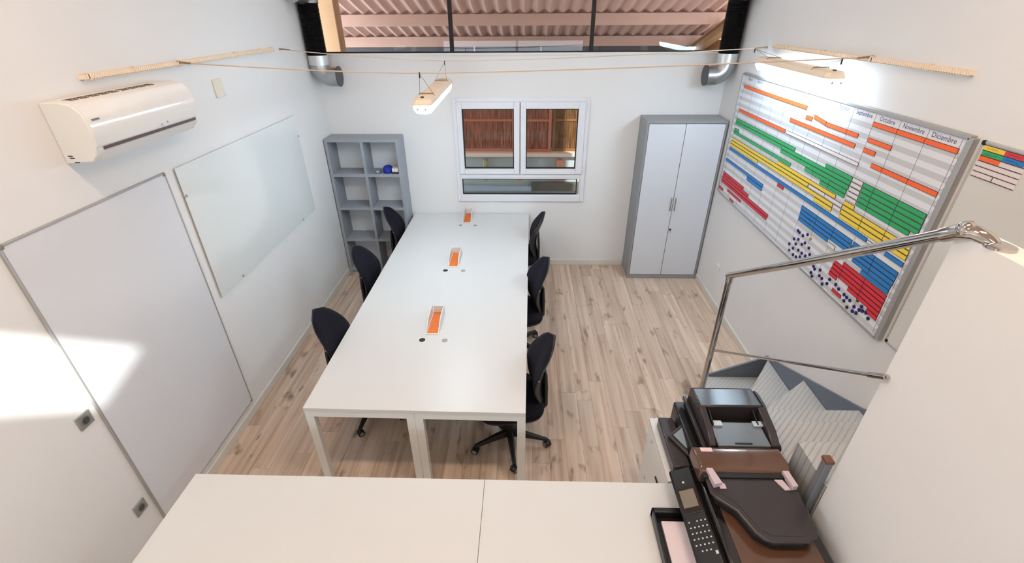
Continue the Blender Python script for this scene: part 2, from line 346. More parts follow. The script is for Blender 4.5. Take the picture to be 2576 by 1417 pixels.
# ------------------------------------------------------------------ hall beyond the back wall
struct(B(-5, 5, YB+.15, 9.4, -.15, -.01).build('floor_hall', HALLFLOOR))
struct(B(-5, 5, 9.05, 9.2, 0, 2.75).build('wall_hall', HALLDARK))
def zroof(y): return 2.955-.30*(y-7.6)
rm = MB(); n = 6*int(6.6/.177); rows = []
for y in (YB+.12, 7.0, 8.0, 9.3):
    rows.append([Vector((-3.3+6.6*i/n, y, zroof(y)+.052+.026*math.cos(2*PI*(6.6*i/n)/.177))) for i in range(n+1)])
vs_ = [p for r_ in rows for p in r_]; N = n+1
rm.add(vs_, [(j*N+i, j*N+i+1, (j+1)*N+i+1, (j+1)*N+i) for j in range(3) for i in range(n)])
rm.add([p+Vector((0, 0, .012)) for p in vs_], [(j*N+i, j*N+i+1, (j+1)*N+i+1, (j+1)*N+i) for j in range(3) for i in range(n)])
rf = rm.build('corrugated_roof', HALLPINK, smooth=True); tag(rf, 'pinkish corrugated roof sheets of the hall behind the upper glazing', 'roof')
for i, (y, nm) in enumerate(((6.55, 'nearest'), (7.62, 'middle'), (8.72, 'farthest'))):
    z = zroof(y)
    tag(B(-3.3, 3.3, y-.03, y+.03, z-.125, z+.026).build('roof_purlin', mat('purlin_pink', (196, 160, 142), .7, var=.05), bevel=.006), f'pinkish roof purlin under the corrugated sheets, {nm} from the glazing', 'beam', 'hall roof purlins')
for x, t in ((2.72, 'steel rafter sloping down behind the right end of the upper glazing'),):
    m = MB(); y0, y1 = YB+.3, 9.0; h = .12
    for (a, b_, dz0, dz1) in ((-.06, .06, -.15, -.165), (-.06, .06, -.285, -.30), (-.006, .006, -.165, -.285)):
        m.prism([(x+a, y0, zroof(y0)+dz0), (x+b_, y0, zroof(y0)+dz0), (x+b_, y0, zroof(y0)+dz1), (x+a, y0, zroof(y0)+dz1)], (0, y1-y0, zroof(y1)-zroof(y0)))
    tag(m.build('steel_rafter', TAN), 'tan painted '+t, 'beam')
tag(B(-2.62, -2.27, 6.3, 6.5, 0, zroof(6.4)).build('hall_pillar', TAN, bevel=.01), 'tan pillar seen through the left end of the upper glazing', 'pillar')
tag(B(3.0, 3.1, 6.0, 9.0, 0, 2.6).build('tan_partition', TAN), 'tan partition seen through the right end of the upper glazing', 'partition')
t = thing('reflection_band', 'long grey band on the far hall wall, imitating a reflection in the glazing', 'window', (-.36, 9.04, 2.3))  # solid band built in place of a reflection in the upper glazing
B(-1.75, 1.02, 8.99, 9.05, 2.30, 2.56).build('panel', mat('reflection_grey', (84, 82, 96), .25, var=.08), t)
B(-1.80, 1.05, 8.95, 9.05, 2.565, 2.63).build('upper_edge', mat('reflection_pale', (224, 214, 226), .5), t)
for x in (-.9, .25): B(x-.012, x+.012, 8.97, 8.99, 2.30, 2.56).build('thin_bar', mat('reflection_pale', (0, 0, 0)), t)
tag(B(-2.7, 2.8, 7.5, 7.62, 0, .99).build('half_wall', HALLGREY), 'grey half wall standing behind the lower window', 'wall')
tag(B(-2.7, 2.8, 7.42, 7.66, .99, 1.05).build('ledge_board', LEDGE, bevel=.006), 'pale ledge board on top of the grey half wall', 'ledge')
tag(B(-1.6, .1, 7.38, 7.46, .44, .52).build('shelf_rail', mat('blue_grey_rail', (150, 162, 174), .5), bevel=.004), 'blue grey rail along the grey half wall behind the window', 'rail')
tag(B(.1, 1.4, 7.38, 7.46, .44, .58).build('shelf_rail', mat('dark_olive_rail', (88, 84, 76), .5), bevel=.004), 'dark olive rail along the half wall behind the window', 'rail')
for i, (x, w_) in enumerate(((-.15, .10), (.50, .10), (-.68, .07))):
    tag(B(x, x+w_, 7.36, 7.50, .62, .95).build('storage_jar', mat('terracotta_%d' % i, ((190, 130, 104), (196, 122, 90), (150, 140, 104))[i], .7), bevel=.02), ('terracotta container below the middle of the reed screens', 'terracotta container below the right reed screen', 'small olive container below the left reed screen')[i], 'container')
def reed_screen(x0, x1, z0, z1, y, m, fm, label):
    t = thing('reed_screen', label, 'screen', ((x0+x1)/2, y, z0))
    f = .045
    ring(MB(), x0, x1, z0, z1, f, y-.02, y+.02).build('frame', fm, t, bevel=.004)
    B(x0+f, x1-f, y-.016, y+.016, (z0+z1)/2-.035, (z0+z1)/2+.0).build('crossbar', fm, t, bevel=.003)
    r_ = MB(); x = x0+f
    while x < x1-f-.006:
        d = random.uniform(.008, .013); r_.tube([(x+d/2, y+random.uniform(-.006, .006), z0+f*.5), (x+d/2, y+random.uniform(-.006, .006), z1-f*.5)], d*.55, 6); x += d
    r_.build('reed_infill', m, t, smooth=True, kind='stuff')
FRM = mat('reed_frame', (176, 98, 66), .6, var=.08)
reed_screen(-1.62, -.17, 1.05, 2.05, 7.56, REED, FRM, 'reddish brown reed screen behind the left sash of the window')
reed_screen(-.15, .40, 1.05, 2.05, 7.54, REED, FRM, 'reddish brown reed screen behind the middle of the right sash')
reed_screen(.42, 1.45, 1.05, 2.05, 7.57, REED2, mat('reed_frame_dark', (120, 76, 34), .6), 'dark golden reed screen behind the right edge of the window')

# ------------------------------------------------------------------ warm fill lamps added under the ceiling, out of view above the camera
for i, (x, y) in enumerate(((-1.1, 1.2), (1.0, 1.2))):
    z = zc(y)-.25
    t = thing('ceiling_fill_lamp', ('added warm fill lamp, unseen, high above the left desks', 'added warm fill lamp, unseen, high above the right desks')[i], 'lamp', (x, y, z))
    B(x-.5, x+.5, y-.12, y+.12, z+.02, z+.08).build('housing', WHITE, t, bevel=.01)
    for dx in (-.4, .4): MB().cyl((x+dx, y, z+.08), (x+dx, y, zc(y)+.01), .006, 8).build('hanger', ALU, t)
    ld = bpy.data.lights.new('ceiling_fill', 'AREA'); ld.shape = 'RECTANGLE'; ld.size = 1.0; ld.size_y = .24; ld.energy = CEIL_FILL_W; ld.color = (1, .74, .54)
    lo = bpy.data.objects.new('ceiling_fill', ld); COL.objects.link(lo); lo.parent = t; lo.location = (0, 0, 0)

# roof sheets added over the bench as soft fill lights (above the frame)
for i, (y0, y1) in enumerate(((2.5, 3.5), (4.1, 5.1))):
    t = thing('fill_roof_sheet', ('added roof sheet as unseen soft fill light, nearer the roof ridge', 'added roof sheet as unseen soft fill light, nearer the back wall')[i], 'roof sheet', (0, (y0+y1)/2, zc((y0+y1)/2)-.03), 0)
    MB().prism([(-1.9, y0, zc(y0)-.028), (1.9, y0, zc(y0)-.028), (1.9, y1, zc(y1)-.028), (-1.9, y1, zc(y1)-.028)], (0, 0, .02)).build('sheet', mat('fill_sheet', (236, 240, 244), .5), t)
    ring_ = MB()
    for x in (-1.93, 1.9): ring_.prism([(x, y0, zc(y0)-.04), (x+.03, y0, zc(y0)-.04), (x+.03, y1, zc(y1)-.04), (x, y1, zc(y1)-.04)], (0, 0, .04))
    ring_.build('edge_strip', ALU, t)
    ld = bpy.data.lights.new('sheet_fill', 'AREA'); ld.shape = 'RECTANGLE'; ld.size = 3.7; ld.size_y = y1-y0; ld.energy = SHEET_FILL_W; ld.color = (.92, .96, 1.0)
    lo = bpy.data.objects.new('sheet_fill', ld); COL.objects.link(lo); lo.parent = t; lo.location = (0, 0, -.02); lo.rotation_euler = (-math.atan(.298), 0, 0)

# ------------------------------------------------------------------ bench of six desks
DRZ = R(-.55); DM = Matrix.Translation((-.722, 2.2, 0)) @ Matrix.Rotation(DRZ, 4, 'Z')
DW, DL = .737, 1.15
def make_desk(length, width):
    t = thing('office_desk', '', 'desk')
    B(-width/2+.0001, width/2-.0001, .0001, length-.0001, .715, .74).build('desktop', DESKW, t, local=True)
    for sx in (-1, 1):
        for y in (.004, length-.054):
            x = sx*(width/2-.0004); B(min(x, x-sx*.055), max(x, x-sx*.055), y, y+.05, 0, .66).build('leg', STEELW, t, bevel=.002, local=True)
        x = sx*(width/2-.10); B(x-.02, x+.02, .054, length-.054, .665, .715).build('side_rail', STEELW, t, local=True)
    for y in (.004, length-.054): B(-width/2+.0004, width/2-.0004, y, y+.05, .66, .715).build('crossbar', STEELW, t, bevel=.002, local=True)
    return t
desk0 = make_desk(DL, DW)
used = False
rown = ('near', 'middle', 'far'); dk = []
for r_ in range(3):
    for c, sd_ in ((-1, 'left'), (1, 'right')):
        d = copy_tree(desk0) if used else desk0
        used = True
        p = DM @ Vector((c*DW/2, r_*DL, 0)); place(d, p, DRZ); FR[d.name] = Matrix.Translation(p) @ Matrix.Rotation(DRZ, 4, 'Z')
        d['label'] = f'white office desk at the {rown[r_]} {sd_} of the six-desk bench'; d['group'] = 'desks of the long white bench'
        dk.append((d, r_, c))
for d, r_, c in dk:
    q = DM @ Vector((c*.09-.005, r_*DL+.755, .74))
    go = MB().tube([q+Vector((0, 0, -.012)), q+Vector((0, 0, .0022))], .031, 20).build('grommet_rim', STEELW, d, smooth=True)
    MB().tube([q+Vector((0, 0, .0015)), q+Vector((0, 0, .0032))], .025, 20).build('grommet_hole', BLACK if c < 0 and r_ < 2 else mat('grommet_cap_grey', (150, 156, 148), .5), go, smooth=True)
# cable boxes
for r_ in range(3):
    o = DM @ Vector((-.03, r_*DL+.995, .74))
    t = thing('cable_box', f'white cable box with raised flaps and orange tray, {rown[r_]} one on the bench', 'cable box', o, DRZ, 'cable boxes along the bench')
    hw, hl = .043, .155
    m = MB().box(-hw-.012, -hw, -hl-.012, hl+.012, .0005, .007).box(hw, hw+.012, -hl-.012, hl+.012, .0005, .007).box(-hw, hw, -hl-.012, -hl, .0005, .007).box(-hw, hw, hl, hl+.012, .0005, .007)
    m.build('rim', STEELW, t, local=True, bevel=.002)
    MB().box(-hw, hw, -hl, hl, .0008, .004).build('tray', ORANGE, t, local=True)
    for sx in (-1, 1):
        prof = [(-hl, .007), (hl, .007)]+[(hl-2*hl*k/10, .007+.075*math.sin(PI/2*min(1, (10-k)/6))) for k in range(11)]
        MB().prism([(sx*(hw+.004), y, z) for y, z in prof], (sx*.006, 0, 0)).build('flap', STEELW, t, local=True)
    MB().box(-hw, hw, hl+.002, hl+.010, .007, .07).build('end_plate', STEELW, t, local=True, bevel=.002)

# ------------------------------------------------------------------ office chairs
def add_base(t, ang):
    for k in range(5):
        a = R(72*k+ang); d = Vector((math.cos(a), math.sin(a), 0)); n_ = Vector((-d.y, d.x, 0)); rg = []
        for s_, hw, zt, zb in ((.03, .028, .125, .075), (.12, .024, .118, .075), (.22, .019, .100, .070), (.30, .016, .085, .062)):
            rg.append([d*s_+n_*hw+Vector((0, 0, zb)), d*s_+n_*hw*.7+Vector((0, 0, zt)), d*s_-n_*hw*.7+Vector((0, 0, zt)), d*s_-n_*hw+Vector((0, 0, zb))])
        lg = MB().rings(rg).build('base_leg', BLKPL, t, bevel=.004, local=True)
        c = d*.298+Vector((0, 0, .028)); wd = Vector((math.cos(a+.8), math.sin(a+.8), 0))
        MB().cyl(d*.298+Vector((0, 0, .04)), d*.298+Vector((0, 0, .075)), .009, 8).disc(c-wd*.024, wd, .028, .019, 16).disc(c+wd*.005, wd, .028, .019, 16).build('caster', BLKPL, lg, smooth=True, local=True)
        MB().disc(c-wd*.0255, wd, .019, .051, 14).build('caster_cap', mat('caster_cap_grey', (132, 134, 132), .5), lg, smooth=True, local=True)
def make_chair():
    t = thing('office_chair', '', 'chair')
    MB().tube([(0, 0, .06), (0, 0, .20), (0, 0, .201), (0, 0, .37)], [.034, .030, .016, .016], 16).build('gas_column', BLKPL, t, smooth=True, local=True)
    MB().box(-.13, .10, -.09, .09, .365, .415).build('tilt_mechanism', BLKPL, t, bevel=.015, local=True)
    def seat_ring(s_, z, dx=0.):
        return [Vector((dx+s_*.245*math.copysign(abs(math.cos(q))**.5, math.cos(q)), s_*.245*math.copysign(abs(math.sin(q))**.5, math.sin(q)), z)) for q in [2*PI*i/36 for i in range(36)]]
    MB().rings([seat_ring(.86, .412), seat_ring(.97, .425), seat_ring(1.0, .445)]).build('seat_shell', BLKPL, t, smooth=True, local=True, ang=60)
    MB().rings([seat_ring(1.0, .445), seat_ring(1.015, .465), seat_ring(.99, .488), seat_ring(.92, .502), seat_ring(.6, .505), seat_ring(.1, .500)]).build('seat', FABRIC, t, smooth=True, local=True, ang=80)
    # leaf-shaped backrest
    Z0, Z1 = .48, 1.015
    def hwid(s_):
        w_ = .125+.073*math.sin(PI/2*min(1, s_/.52))**1.3
        if s_ > .52: w_ = .198*math.sqrt(max(0., 1-((s_-.52)/.482)**1.85))
        return max(w_, .012)
    def spine(s_): return -.235+.035*math.sin(PI*min(1, s_*1.25))-.075*s_**1.6
    def surf(off, grow, ns=16, nt=10):
        rows = []
        for j in range(ns+1):
            s_ = j/ns; z = Z0+(Z1-Z0)*s_; h = hwid(s_)*grow
            rows.append([Vector((spine(s_)+.07*(q*h/.2)**2+off(q, s_), q*h, z+(grow-1)*.3*(s_-.5))) for q in [(-1+2*i/nt) for i in range(nt+1)]])
        return rows
    def solid(front, back):
        mb = MB(); ns, nt = len(front)-1, len(front[0])-1; N_ = nt+1; K = (ns+1)*N_
        fs = [(j*N_+i, j*N_+i+1, (j+1)*N_+i+1, (j+1)*N_+i) for j in range(ns) for i in range(nt)]
        fs += [tuple(K+q for q in f[::-1]) for f in fs]
        ed = [(i, i+1) for i in range(nt)]+[(j*N_+nt, (j+1)*N_+nt) for j in range(ns)]+[(ns*N_+i+1, ns*N_+i) for i in range(nt)][::-1]+[((j+1)*N_, j*N_) for j in range(ns)][::-1]
        fs += [(b_, a, K+a, K+b_) for a, b_ in ed]
        return mb.add([p for r2 in front for p in r2]+[p for r2 in back for p in r2], fs)
    puff = lambda q, s_: .042*(1-q**4)*min(1, 4*s_+.2, 5*(1-s_)+.15)
    solid(surf(puff, .96), surf(lambda q, s_: -.004, .96)).build('backrest', FABRIC, t, smooth=True, local=True, ang=60)
    solid(surf(lambda q, s_: -.005, 1.0), surf(lambda q, s_: -.024+.010*q*q, 1.0)).build('back_shell', SHELLP, t, smooth=True, local=True, ang=60)
    prof = [(-.06, .395), (-.25, .395), (-.280, .43), (-.278, .60), (-.268, .74), (-.246, .74), (-.25, .60), (-.252, .445), (-.24, .425), (-.06, .425)]
    MB().prism([(x, -.085, z) for x, z in prof], (0, .17, 0)).build('back_bracket', SHELLP, t, bevel=.008, local=True)
    for q in (-1, 1): MB().disc((-.185, q*.194, .78), (0, q, 0), .007, .006, 10).build('bolt', CHROME, t, smooth=True, local=True)
    return t
chair0 = make_chair(); used = False
CH = [(-1.305, 2.94, -4, -22, 'dark navy office chair nearest the camera on the left side of the bench'),
      (-1.37, 4.05, -7, 10, 'dark navy office chair in the middle of the left side of the bench'),
      (-1.34, 5.14, -2, 20, 'dark navy office chair by the grey cube shelf on the left side of the bench'),
      (-.105, 2.62, 188, -82, 'dark navy office chair nearest the camera on the right side of the bench'),
      (-.09, 3.80, 194, 45, 'dark navy office chair in the middle of the right side of the bench'),
      (-.10, 5.03, 178, 0, 'dark navy office chair below the window on the right side of the bench')]
chs = []
for x, y, a, ba, lb in CH:
    c = copy_tree(chair0) if used else chair0
    used = True
    place(c, (x, y, 0), R(a)); c['label'] = lb; c['group'] = 'office chairs around the bench'; chs.append((c, ba-a))
for c, ba in chs: add_base(c, ba)

# ------------------------------------------------------------------ foreground desks
def fg_desk(x0, x1, lb):
    t = thing('worktable', lb, 'table', ((x0+x1)/2, 1.3, 0))
    B(x0+.001, x1-.001, .893, 1.693, .712, .74).build('tabletop', DESKW, t, bevel=.002)
    for x in (x0+.02, x1-.07):
        for y in (.91, 1.625): B(x, x+.05, y, y+.05, 0, .66).build('leg', STEELW, t, bevel=.002)
        B(x, x+.05, .91, 1.675, .66, .712).build('crossbar', STEELW, t)
    B(x0+.07, x1-.07, 1.28, 1.32, .67, .712).build('rail', STEELW, t)
fg_desk(-1.857, -.212, 'white worktable in the left foreground under the camera')
fg_desk(-.212, 1.36, 'white worktable in the right foreground carrying the near printer')

# ------------------------------------------------------------------ drawer cabinet
t = thing('drawer_cabinet', 'low white cabinet with black pulls under the far printer', 'cabinet', (1.1, 1.95, 0))
B(.826, 1.385, 1.712, 2.165, 0, .72).build('body', WHITE, t)
B(.806, 1.39, 1.706, 2.17, .72, .74).build('cabinet_top', DESKW, t, bevel=.002)
for z0, z1 in ((.06, .375), (.379, .716)):
    d = B(.808, .825, 1.716, 2.161, z0, z1).build('drawer', WHITE, t, bevel=.002)
    B(.800, .808, 1.80, 1.88, (z0+z1)/2-.006, (z0+z1)/2+.006).build('handle', BLACK, d, bevel=.002)
    MB().disc((.808, 2.05, z1-.06), (-1, 0, 0), .009, .004, 12).build('lock', ALU, d)

# ------------------------------------------------------------------ printers (facing the left wall)
def poly_slab(mb, pts, z0, z1, mi=0): return mb.prism([(x, y, z0) for x, y in pts], (0, 0, z1-z0), mi)
# near printer
t = thing('printer', 'black multifunction printer with keypad on the right foreground worktable', 'printer', (1.1, 1.4, .74))
B(.86, 1.35, 1.10, 1.685, .742, .885).build('body', PRN, t, bevel=.015)
for x in (.9, 1.33):
    for y in (1.14, 1.64): B(x-.015, x+.015, y-.015, y+.015, .74, .743).build('foot', BLACK, t)
pm = Matrix.Translation((.835, 1.39, .885)) @ Matrix.Rotation(R(-24), 4, 'Y')
def PT(x, y, z): return pm @ Vector((x, y, z))
def pbox(x0, x1, y0, y1, z0, z1):
    m_ = MB().box(x0, x1, y0, y1, z0, z1); m_.v = [pm @ p for p in m_.v]; return m_
cp = pbox(-.062, .058, -.29, .29, -.035, .0).build('control_panel', PRN, t, bevel=.012)
pbox(-.05, .045, .03, .17, .0, .003).build('display_bezel', PRNG, cp, bevel=.002)
pbox(-.040, .032, .06, .155, .003, .005).build('display', SCREEN2, cp)
kb = mat('keypad_white', (200, 196, 196), .5)
for r_ in range(6):
    for c in range(5):
        if (r_, c) in ((0, 1), (5, 0), (5, 4)): continue
        x, y = -.038+.019*c, -.012-.028*r_
        pbox(x-.0035, x+.0035, y-.003, y+.003, .0, .003).build('key', kb, cp)
pbox(.035, .047, -.175, -.160, 0, .003).build('key', kb, cp)
MB().tube([PT(-.005, .20, 0), PT(-.005, .20, .004)], .006, 12).build('indicator', kb, cp)
# scanner lid and feeder
lid = [(.905, 1.12), (1.32, 1.12), (1.355, 1.16), (1.36, 1.66), (1.34, 1.70), (.93, 1.70), (.905, 1.66)]
poly_slab(MB(), lid, .889, .925).build('scanner_lid', PRNG, t, bevel=.010)
poly_slab(MB(), [(.95, 1.13), (1.31, 1.13), (1.31, 1.52), (.95, 1.52)], .925, .929).build('output_recess', mat('printer_warm_reflection', (88, 60, 45), .16, coat=.5), t, bevel=.002)  # black plastic coloured brown for the warm light it reflects
fb = MB().prism([(.888, 1.56, .925), (.888, 1.728, .925), (.888, 1.728, .99), (.888, 1.71, 1.012), (.888, 1.60, 1.022), (.888, 1.56, 1.0)], (.452, 0, 0)).build('feeder_cover', mat('printer_warm_reflection', (0, 0, 0)), t, bevel=.012)
B(.925, .985, 1.680, 1.705, 1.0135, 1.0165).build('sticker', mat('pink_sticker', (226, 196, 200), .6), fb)
trp = [(.905, 1.565), (.905, 1.46), (.925, 1.425), (.993, 1.365), (1.035, 1.26), (1.06, 1.232), (1.10, 1.218), (1.25, 1.22), (1.30, 1.245), (1.318, 1.285), (1.335, 1.565)]
tr = poly_slab(MB(), trp, .972, .992).build('feed_tray', PRNM, t, bevel=.007)
poly_slab(MB(), [(.945, 1.555), (.945, 1.465), (1.01, 1.395), (1.06, 1.275), (1.10, 1.247), (1.24, 1.247), (1.285, 1.28), (1.295, 1.555)], .992, .9935).build('tray_surface', PRNM, tr)
B(.895, 1.335, 1.535, 1.562, .965, 1.004).build('feed_slot', BLACK, tr, bevel=.003)
for pts, h in (([(.915, 1.575), (.945, 1.575), (.965, 1.49), (.925, 1.48)], .03), ([(.955, 1.53), (.985, 1.50), (.985, 1.475), (.955, 1.475)], .008), ([(1.285, 1.565), (1.315, 1.565), (1.322, 1.48), (1.295, 1.475)], .03), ([(1.235, 1.53), (1.275, 1.53), (1.292, 1.475), (1.262, 1.472)], .008)):
    poly_slab(MB(), pts, .9935, .9935+h).build('paper_guide', GUIDE, tr, bevel=.002)
poly_slab(MB(), [(.93, 1.44), (1.0, 1.37), (1.04, 1.265), (1.10, 1.225), (1.24, 1.225), (1.29, 1.26), (1.29, 1.5), (.93, 1.5)], .925, .972).build('tray_support', BLACK, t, bevel=.01)
B(1.325, 1.35, 1.145, 1.165, .925, .94).build('lid_latch', mat('lilac_clip', (190, 178, 216), .4), t, bevel=.003)
# output tray
ot = MB().box(.66, .86, .98, 1.49, .742, .752).box(.66, .672, .98, 1.505, .742, .80).box(.66, .86, 1.478, 1.505, .742, .80).build('output_tray', PRN, t, bevel=.004)
B(.70, .83, 1.0, 1.45, .752, .768).build('paper_stack', PAPER, ot)
# far printer
t = thing('printer', 'black multifunction printer with open document feeder on the low cabinet', 'printer', (1.1, 1.95, .74))
B(.93, 1.385, 1.74, 2.16, .742, .90).build('body', PRN, t, bevel=.012)
MB().prism([(.835, 1.74, .742), (.835, 2.105, .742), (.835, 2.105, .80), (.86, 2.105, .835), (.93, 2.105, .84), (.93, 2.105, .742), (.93, 1.74, .742)][0:1]+[(.835, 2.105, .742), (.92, 2.105, .742), (.93, 2.06, .742), (.93, 1.74, .742)], (0, 0, .075)).build('front_cover', PRNM, t, bevel=.008)
sm = Matrix.Translation((.935, 1.895, .862)) @ Matrix.Rotation(R(28), 4, 'Z') @ Matrix.Rotation(R(-28), 4, 'Y')
def sbox(x0, x1, y0, y1, z0, z1):
    m_ = MB().box(x0, x1, y0, y1, z0, z1); m_.v = [sm @ p for p in m_.v]; return m_
cp = sbox(-.06, .06, -.085, .085, -.02, .0).build('control_panel', PRNM, t, bevel=.006)
sbox(-.042, .048, -.055, .07, 0, .004).build('display_bezel', BLACK, cp, bevel=.002); sbox(-.034, .040, -.045, .062, .004, .006).build('display', SCREEN, cp)
B(.995, 1.39, 1.738, 2.16, .90, .93).build('scanner_lid', PRN, t, bevel=.008)
MB().prism([(.975, 2.15, .93), (.975, 2.15, .955), (.995, 2.15, .955), (.995, 2.15, .93)], (0, -.41, 0)).build('lid_edge', PRNM, t, bevel=.004)
fb = MB().prism([(1.0, 1.965, .93), (1.0, 2.145, .93), (1.0, 2.14, 1.03), (1.0, 2.12, 1.05), (1.0, 1.965, 1.058)], (.355, 0, 0)).build('feeder_cover', PRNM, t, bevel=.010)
for x0, x1, nm in ((1.0, 1.035, 'feeder_side'), (1.325, 1.372, 'feeder_side')):
    MB().prism([(x0, 1.965, .93), (x0, 1.965, 1.055), (x0, 1.82, 1.025), (x0, 1.745, .985), (x0, 1.745, .93)], (x1-x0, 0, 0)).build(nm, PRNM, t, bevel=.006)
B(1.036, 1.324, 1.745, 1.965, .931, .94).build('feeder_floor', BLACK, t)
tr = MB().prism([(1.04, 1.735, .998), (1.315, 1.735, .998), (1.32, 1.90, 1.0), (1.04, 1.90, 1.0)], (0, 0, -.018)).build('feed_tray', PRNT, t, bevel=.004)
for x in (1.055, 1.275): B(x, x+.05, 1.865, 1.90, 1.0, 1.012).build('paper_guide', mat('pale_blue_guide', (180, 196, 204), .4), tr, bevel=.002)
for x in (1.05, 1.295): MB().prism([(x, 1.96, 1.0), (x, 1.96, 1.035), (x, 1.87, 1.012), (x, 1.87, 1.0)], (.008, 0, 0)).build('guide_fin', BLACK, tr)
B(1.13, 1.22, 1.745, 1.755, .998, 1.001).build('tray_mark', BLACK, tr)
MB().prism([(1.372, 1.96, .93), (1.372, 2.13, .93), (1.388, 2.12, .93), (1.394, 2.09, .93), (1.394, 2.0, .93), (1.388, 1.97, .93)], (0, 0, .10)).build('hinge_cover', PRN, t, bevel=.006)
MB().ell((1.375, 1.775, .945), .02, .03, .03).build('hinge_knob', BLKPL, t, smooth=True)

# ------------------------------------------------------------------ staircase
t = thing('staircase', 'grey steel staircase with chequer plate treads winding up along the right wall', 'staircase', (1.85, 2.4, 0))
PV = (1.615, 2.27)
def tread(pts, z, parent=t):
    mb = MB(); n_ = len(pts)
    poly_slab(mb, pts, z-.035, z); return mb.build('tread', TREAD, parent, bevel=.003)
X0, X1 = 1.412, 2.19
tread([(1.66, 3.36), (1.50, 2.62), (1.50, 2.27), (X1, 2.27), (X1, 3.36)], .05)
tread([(X1, 3.33), (1.62, 2.62), (1.48, 2.40), (X0, 2.2), (X1, 2.2)], .28)
tread([(X1, 2.83), (1.62, 2.42), (X0, 2.30), (X0, 2.1), (X1, 2.1)], .49)
NOSE = (2.27, 2.0, 1.69, 1.38, 1.07, .76, .45)
for i, y in enumerate(NOSE):
    z = .735+.178*i; q = y-.34
    if y > 1.75: tread([(X0, y), (X1, y), (X1, q), (X0, q)], z)
    elif y > 1.6: tread([(X0, y), (X1, y), (X1, q), (1.505, q), (1.505, 1.428), (X0, 1.428)], z)
    else: tread([(1.505, y), (X1, y), (X1, q), (1.505, q)], z)
saw = []
for i in range(3): saw += [(NOSE[i]-.002, .735+.178*i-.001), ((NOSE[i+1] if i < 2 else 1.43), .735+.178*i-.001)]
MB().prism([(1.402, y, z) for y, z in [(NOSE[0], .3)]+saw+[(1.43, .62)]], (.009, 0, 0)).build('inner_stringer', TREAD, t)
MB().prism([(1.72, 3.362, 0), (2.205, 3.362, 0), (2.205, 3.362, .29), (1.72, 3.362, .07)], (0, .018, 0)).build('stringer', SLATE, t)
MB().prism([(2.192, 3.36, 0), (2.192, 3.36, .29), (2.192, 2.27, .755), (2.192, .3, 1.95), (2.192, .3, 1.7), (2.192, 2.2, .2), (2.192, 2.6, 0)], (.016, 0, 0)).build('stringer', SLATE, t)
B(1.366, 1.399, 1.442, 1.478, 0, 1.225).build('newel_tube', mat('newel_grey', (128, 130, 136), .4, .3), t, bevel=.003)
B(1.362, 1.399, 1.438, 1.482, 1.225, 1.243).build('newel_cap', mat('brown_cap', (110, 72, 56), .5), t, bevel=.003)

# handrail
xr = 1.385
t = thing('handrail', 'polished steel handrail with post beside the staircase', 'handrail', (xr, 2.75, 0))
MB().tube([(xr, 2.755, .0), (xr, 2.775, 1.425)], .0205, 16).build('post', CHROME, t, smooth=True)
MB().disc((xr, 2.755, 0), (0, 0, 1), .045, .008, 24).build('base_flange', CHROME, t, smooth=True)
MB().tube([(xr, 2.80, 1.437), (xr, 2.1, 1.906), (xr+.005, 1.433, 2.366)], .0215, 16).build('top_rail', CHROME, t, smooth=True)
MB().tube([(xr, 2.774, 1.40), (xr, 2.776, 1.445)], .023, 16).build('post_collar', CHROME, t, smooth=True)
MB().tube([(xr+.005, 1.455, 2.350), (xr+.007, 1.415, 2.380), (xr+.02, 1.372, 2.394), (xr+.035, 1.338, 2.387), (xr+.045, 1.325, 2.376)], [.025, .026, .025, .021, .019], 16).build('elbow', CHROME, t, smooth=True)
MB().ell((xr+.012, 1.398, 2.394), .029, .029, .029).build('ball_joint', CHROME, t, smooth=True)
MB().tube([(xr+.05, 1.312, 2.372), (xr+.05, 1.312, 2.380), (xr+.05, 1.312, 2.388)], [.04, .04, .02], 24).build('wall_flange', CHROME, t, smooth=True)
MB().tube([(xr, 2.745, .842), (xr, 2.1, 1.292), (xr, 1.46, 1.737)], .0085, 12).build('lower_rail', CHROME, t, smooth=True)
MB().tube([(xr, 1.47, 1.730), (xr+.002, 1.40, 1.779)], .012, 12).build('rail_end_sleeve', CHROME, t, smooth=True)
MB().cyl((xr, 1.403, 1.776), (1.4, 1.403, 1.776), .009, 10).build('wall_bracket', CHROME, t, smooth=True)

# ------------------------------------------------------------------ cube shelf and its contents
t = thing('cube_shelf', 'grey open cube shelf with two columns in the back left corner', 'shelf', (-1.89, 5.5, 0))
SX0, SX1, SY0, SY1, SH = -2.318, -1.462, 5.372, 5.655, 1.745; TH = .034
for x in (SX0, SX1-TH): B(x, x+TH, SY0, SY1, 0, SH).build('side_panel', GREYLAM, t, bevel=.002)
B(SX0+TH, SX1-TH, SY0, SY1, SH-TH, SH).build('top_panel', GREYLAM, t, bevel=.002)
B(SX0+TH, SX1-TH, SY0, SY1, .04, .04+TH).build('bottom_panel', GREYLAM, t, bevel=.002)
B(SX0+TH, SX1-TH, SY0+.02, SY0+.036, 0, .04).build('plinth', GREYLAM, t)
xm = (SX0+SX1)/2
B(xm-TH/2, xm+TH/2, SY0+.001, SY1-.012, .04+TH, SH-TH).build('divider', GREYLAM, t, bevel=.002)
for z in (1.305, .885, .462):
    for a, b_ in ((SX0+TH, xm-TH/2), (xm+TH/2, SX1-TH)): B(a, b_, SY0, SY1-.012, z, z+TH).build('shelf_board', GREYLAM, t, bevel=.002)
B(SX0+TH, SX1-TH, SY1-.010, SY1-.002, .04+TH, SH-TH).build('back_panel', mat('white_back_panel', (214, 220, 226), .5), t)
zs = 1.305+TH
